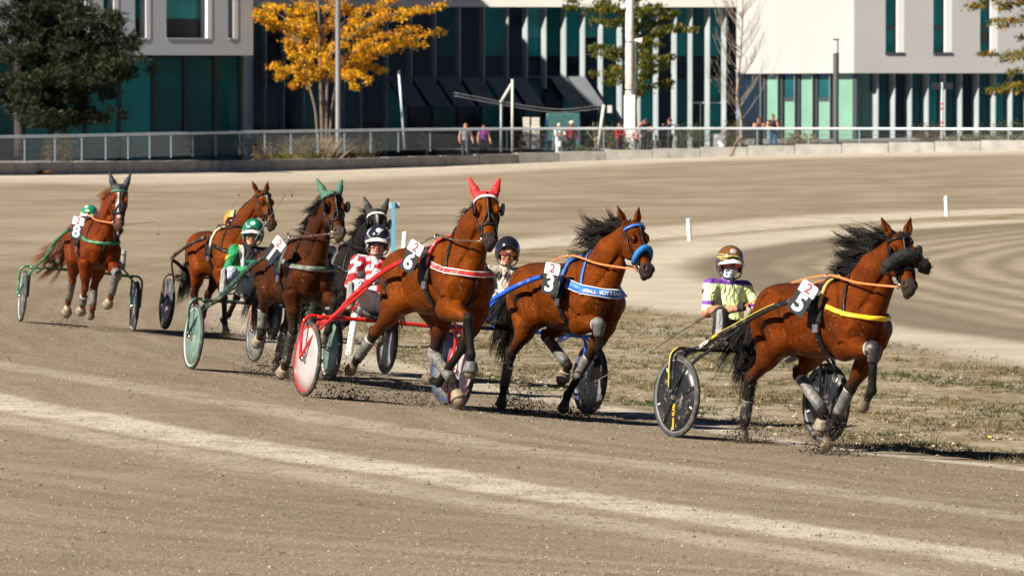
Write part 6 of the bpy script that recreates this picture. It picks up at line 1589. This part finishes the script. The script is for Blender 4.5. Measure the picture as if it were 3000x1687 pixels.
OL = [(.09, .10, .03), (.13, .13, .045), (.06, .07, .025)]; YG = [(.22, .21, .05), (.15, .16, .04), (.28, .24, .08)]; BRN = [(.16, .10, .055), (.22, .14, .08), (.11, .075, .04)]; TAN = [(.42, .31, .19), (.50, .38, .25), (.34, .24, .14)]
bush(922, 100, 105, 'tall tan plume grass at the foot of the yellow tree', TAN, 3.6, 700, 31, True, 'plume_grass', 'grass')
for i, (x, w, h, lab, cl) in enumerate([(820, 110, 50, 'yellow-green low shrub left of the plume grass', YG), (905, 80, 62, 'rounded olive shrub below the plume grass', OL), (1050, 110, 58, 'brown and olive shrub right of the grey post', BRN + OL), (770, 60, 70, 'dry brown shrub at the corner of the grey building', BRN),
                                       (165, 90, 75, 'brownish shrub behind the mesh at far left', BRN + OL), (1700, 90, 30, 'low hedge near the leaning post', OL), (1800, 80, 70, 'olive shrub beside the red jacket', OL + YG), (2010, 120, 66, 'dark olive shrub behind the mesh near the backpack', OL),
                                       (2130, 130, 70, 'olive shrub under the bare tree', OL + BRN), (2330, 120, 52, 'mixed shrub right of the woman in jeans', OL + YG + TAN), (2715, 90, 58, 'reddish brown shrub by the sign post', BRN), (2830, 130, 42, 'low olive shrub right of the sign post', OL + YG), (2960, 140, 58, 'green shrub at the right edge', OL + YG)]):
    bush(x, w, h*1.35, lab, cl, 2.4, 1100, 40+i, z0=0.)
for x, w, h, lab, i in ((1565, 70, 100, 'olive tree in front of the stone columns', 1), (1735, 80, 110, 'small olive tree left of the leaning post', 2), (1245, 60, 95, 'small dim olive tree under the awnings', 3)):
    b = behind(x, 7.6); hh = h/16000*b[1]; r2 = np.random.default_rng(60+i); ww = w/16000*b[1]
    bo = [([(0, 0, hh*.45), (r2.uniform(-.5, .5)*ww*.6, r2.uniform(-.2, .2), hh*.7), (r2.uniform(-.5, .5)*ww, r2.uniform(-.4, .4), hh*r2.uniform(.75, 1.05))], .02, 1.) for _ in range(10)]
    tree('olive_tree', lab, b, [([(0, 0, 0), (.05, 0, hh*.3), (0, 0, hh*.55)], .05, .03)], bo, .09, [(.09, .10, .05), (.13, .13, .07), (.06, .07, .03)], 70, BARKP, 70+i, .12, 3.)
# dry weed at the foot of the wall
for px, lab in ((116, 'orange dry weed at the foot of the wall at far left'),):
    bush(px, 36, 18, lab, [(.36, .17, .05), (.28, .15, .05)], -.25, 160, 91, True, 'dry_weed', 'weed')

# ================================================================ loose ground stuff
def scatter_clods(name, label, P, size, cols, seed, kind='stuff', flat=.7, m_=None):
    """many small angular lumps in one mesh"""
    rg = np.random.default_rng(seed); n = len(P)
    oc = np.array([(1,0,0),(-1,0,0),(0,1,0),(0,-1,0),(0,0,1),(0,0,-1)], float); tri = np.array([(0,2,4),(2,1,4),(1,3,4),(3,0,4),(2,0,5),(1,2,5),(3,1,5),(0,3,5)])
    sz = np.asarray(size, float)
    a = rg.uniform(0, 6.28, n); ca, sa = np.cos(a), np.sin(a); j = rg.uniform(.6, 1.3, (n, 6, 1)); V = oc[None]*j
    V = np.stack([V[..., 0]*ca[:, None] - V[..., 1]*sa[:, None], V[..., 0]*sa[:, None] + V[..., 1]*ca[:, None], V[..., 2]*flat], -1)*sz[:, None, None] + P[:, None, :]
    F = (tri[None] + 6*np.arange(n)[:, None, None]).reshape(-1, 3)
    c = np.repeat(np.array(cols)[rg.integers(0, len(cols), n)]*(.75 + .5*rg.random((n, 1))), 6, 0)
    o = link(name, npmesh(name, V.reshape(-1, 3), F, False, c), m_ or SOIL); tag(o, label, None, None, kind); return o
def col_mat(name, rough=.95):
    m = bpy.data.materials.new(name); m.use_nodes = True; N = m.node_tree.nodes; a = N.new('ShaderNodeAttribute'); a.attribute_name = 'col'
    m.node_tree.links.new(a.outputs['Color'], N['Principled BSDF'].inputs['Base Color']); N['Principled BSDF'].inputs['Roughness'].default_value = rough; N['Principled BSDF'].inputs['Specular IOR Level'].default_value = .15; return m
SOIL = col_mat('loose_soil')
rg = np.random.default_rng(77)
def surf(x, y): return ground_values(np.asarray(x)[None, :], np.asarray(y)[None, :])
# grit and clods over the near track
n = 110000; y = 34 + (90-34)*rg.random(n)**1.4; x = (rg.random(n)*2-1)*(y*.1 + .6)
Z, AT, inf = surf(x, y); ok = ~inf[0]; ch = AT['chalk'][0]
sz = np.clip(rg.lognormal(-5.4, .42, n), .003, .020)
for nm, lab, sel, cols in (('dark_clods', 'dark damp clods lying loose on the track', ok & (rg.random(n) < .45), [(.10, .08, .06), (.14, .11, .08), (.17, .135, .10)]), ('pale_grit', 'pale grit lying loose on the track', ok, [(.30, .25, .19), (.42, .37, .30), (.36, .30, .23), (.24, .19, .14)])):
    s_ = sel if nm == 'dark_clods' else sel
    k = (rg.random(n) < (.5 if nm == 'dark_clods' else .8)) & s_
    P = np.stack([x[k] + (.03 if nm == 'dark_clods' else 0), y[k], Z[0][k] + sz[k]*.25], 1); scatter_clods(nm, lab, P, sz[k]*(1.0 if nm == 'dark_clods' else .8), cols, 5)
# stones of the infield verge
n = 9000; y = 44 + 44*rg.random(n)**1.5; x = (rg.random(n)*2-1)*(y*.1 + .5); Z, AT, inf = surf(x, y); de = seg_dist(x, y, EDGE)
pr = AT['grass'][0]*(.18 + 1.2*np.exp(-((de-1.1)/.9)**2)); k = (rg.random(n) < pr) & inf[0]; sz = np.clip(rg.lognormal(-4.2, .5, n), .006, .042)
scatter_clods('gravel', 'pale stones strewn over the weedy infield verge', np.stack([x[k], y[k], Z[0][k] + sz[k]*.3], 1), sz[k], [(.40, .34, .27), (.46, .38, .31), (.34, .27, .20), (.40, .28, .20), (.28, .25, .22)], 6, flat=.6)
# weeds: tufts of short blades
n = 48000; y = 44 + 60*rg.random(n)**1.5; x = (rg.random(n)*2-1)*(y*.1 + .5); Z, AT, inf = surf(x, y)
pat = np.sin(x*1.3 + 1)*np.cos(y*.55) + .7*np.sin(x*3.1 + y*.9) + .4*np.sin(x*6.3 - y*1.7); k = (rg.random(n) < AT['grass'][0]*sm(-1.1, .8, pat)*1.1) & inf[0]; k &= seg_dist(x, y, EDGE) > .5
X, Y, Z0 = x[k], y[k], Z[0][k]; nt_ = len(X); nb = 5; h = np.repeat(rg.uniform(.015, .06, nt_)*(1 + .5*(pat[k] > .8)), nb)
b0 = np.repeat(np.stack([X, Y, Z0], 1), nb, 0) + rg.normal(0, .025, (nt_*nb, 3))*np.array((1, 1, 0)); d = rg.normal(0, .9, (nt_*nb, 3)); d[:, 2] = np.abs(d[:, 2])*.5 + .35; tip = b0 + d*h[:, None]; sd = rg.normal(0, 1, (nt_*nb, 3))*np.array((1, 1, 0)); sd /= np.linalg.norm(sd, axis=1)[:, None]
V = np.stack([b0 - sd*.007, b0 + sd*.007, tip], 1).reshape(-1, 3); F = np.arange(len(V)).reshape(-1, 3)
pal = np.array([(.15, .13, .055), (.22, .165, .08), (.08, .10, .03), (.27, .20, .11), (.18, .125, .065)]); gi = np.where(np.sin(X*2.1 + Y*.7) > .55, 2, rg.integers(0, 5, nt_)); c = np.repeat(pal[np.repeat(gi, nb)]*(.7 + .6*rg.random((nt_*nb, 1))), 3, 0)
tag(link('dry_grass', npmesh('dry_grass', V, F, False, c), LEAFM), 'dry weeds and grass on the infield verge', kind='stuff')
o = MB().lathe([(.0005, .012), (.016, .01), (.03, 0), (.0005, -.004)], 9).build('yellow_flower', mat('flower_yellow', (.8, .6, .02), .6), None, True); o.location = gnd(2901, 1292) + np.array((0, 0, .04)); tag(o, 'single yellow flower among the stones at lower right', 'flower')
# dirt kicked up by the hooves
DIRT = [(.060, .047, .034), (.095, .075, .055), (.040, .032, .024)]
def spray(px, py, Y, w, h, n, seed, lab):
    n = int(n*1.7); h = h*1.35; r2 = np.random.default_rng(seed); c = at(px, py, Y); z0 = float(gz(c[0], c[1])); c[2] = z0
    u = r2.normal(0, .55, n); hh = r2.exponential(.42, n)*h*(1 - np.minimum(.8, np.abs(u)*.5)); P = np.stack([c[0] + u*w, c[1] + r2.normal(0, .14, n), z0 + np.abs(hh) + .004], 1)
    scatter_clods('flying_dirt', lab, P, np.clip(r2.lognormal(-5.45, .5, n), .002, .013), DIRT, seed, flat=1.)
spray(212, 935, 77.6, .35, .28, 420, 1, 'dirt kicked up under the chestnut horse'); spray(655, 968, 78.6, .35, .26, 360, 2, 'dirt kicked up under the bare-eared bay')
spray(775, 1075, 61.3, .36, .40, 900, 3, 'dirt kicked up by the hind hooves of number 1'); spray(850, 1105, 60.8, .30, .22, 500, 4, 'dirt kicked up by the fore hoof of number 1')
spray(1015, 1130, 54.6, .35, .30, 900, 5, 'dirt kicked up by the hind hoof of number 6'); spray(1215, 1185, 53.6, .30, .26, 600, 6, 'dirt kicked up ahead of the red wheel')
spray(1520, 1192, 55.2, .30, .42, 1300, 7, 'dirt kicked up by the hind hoof of number 3'); spray(1680, 1208, 54.9, .30, .22, 800, 8, 'dirt kicked up by the fore hoof of number 3')
spray(2190, 1283, 49.2, .26, .26, 900, 9, 'dirt kicked up by the hind hoof of number 5'); spray(2435, 1318, 48.0, .28, .22, 900, 10, 'dirt kicked up by the fore hoof of number 5')
spray(970, 1085, 62.5, .5, .35, 500, 11, 'dirt flying between the red and green wheels')
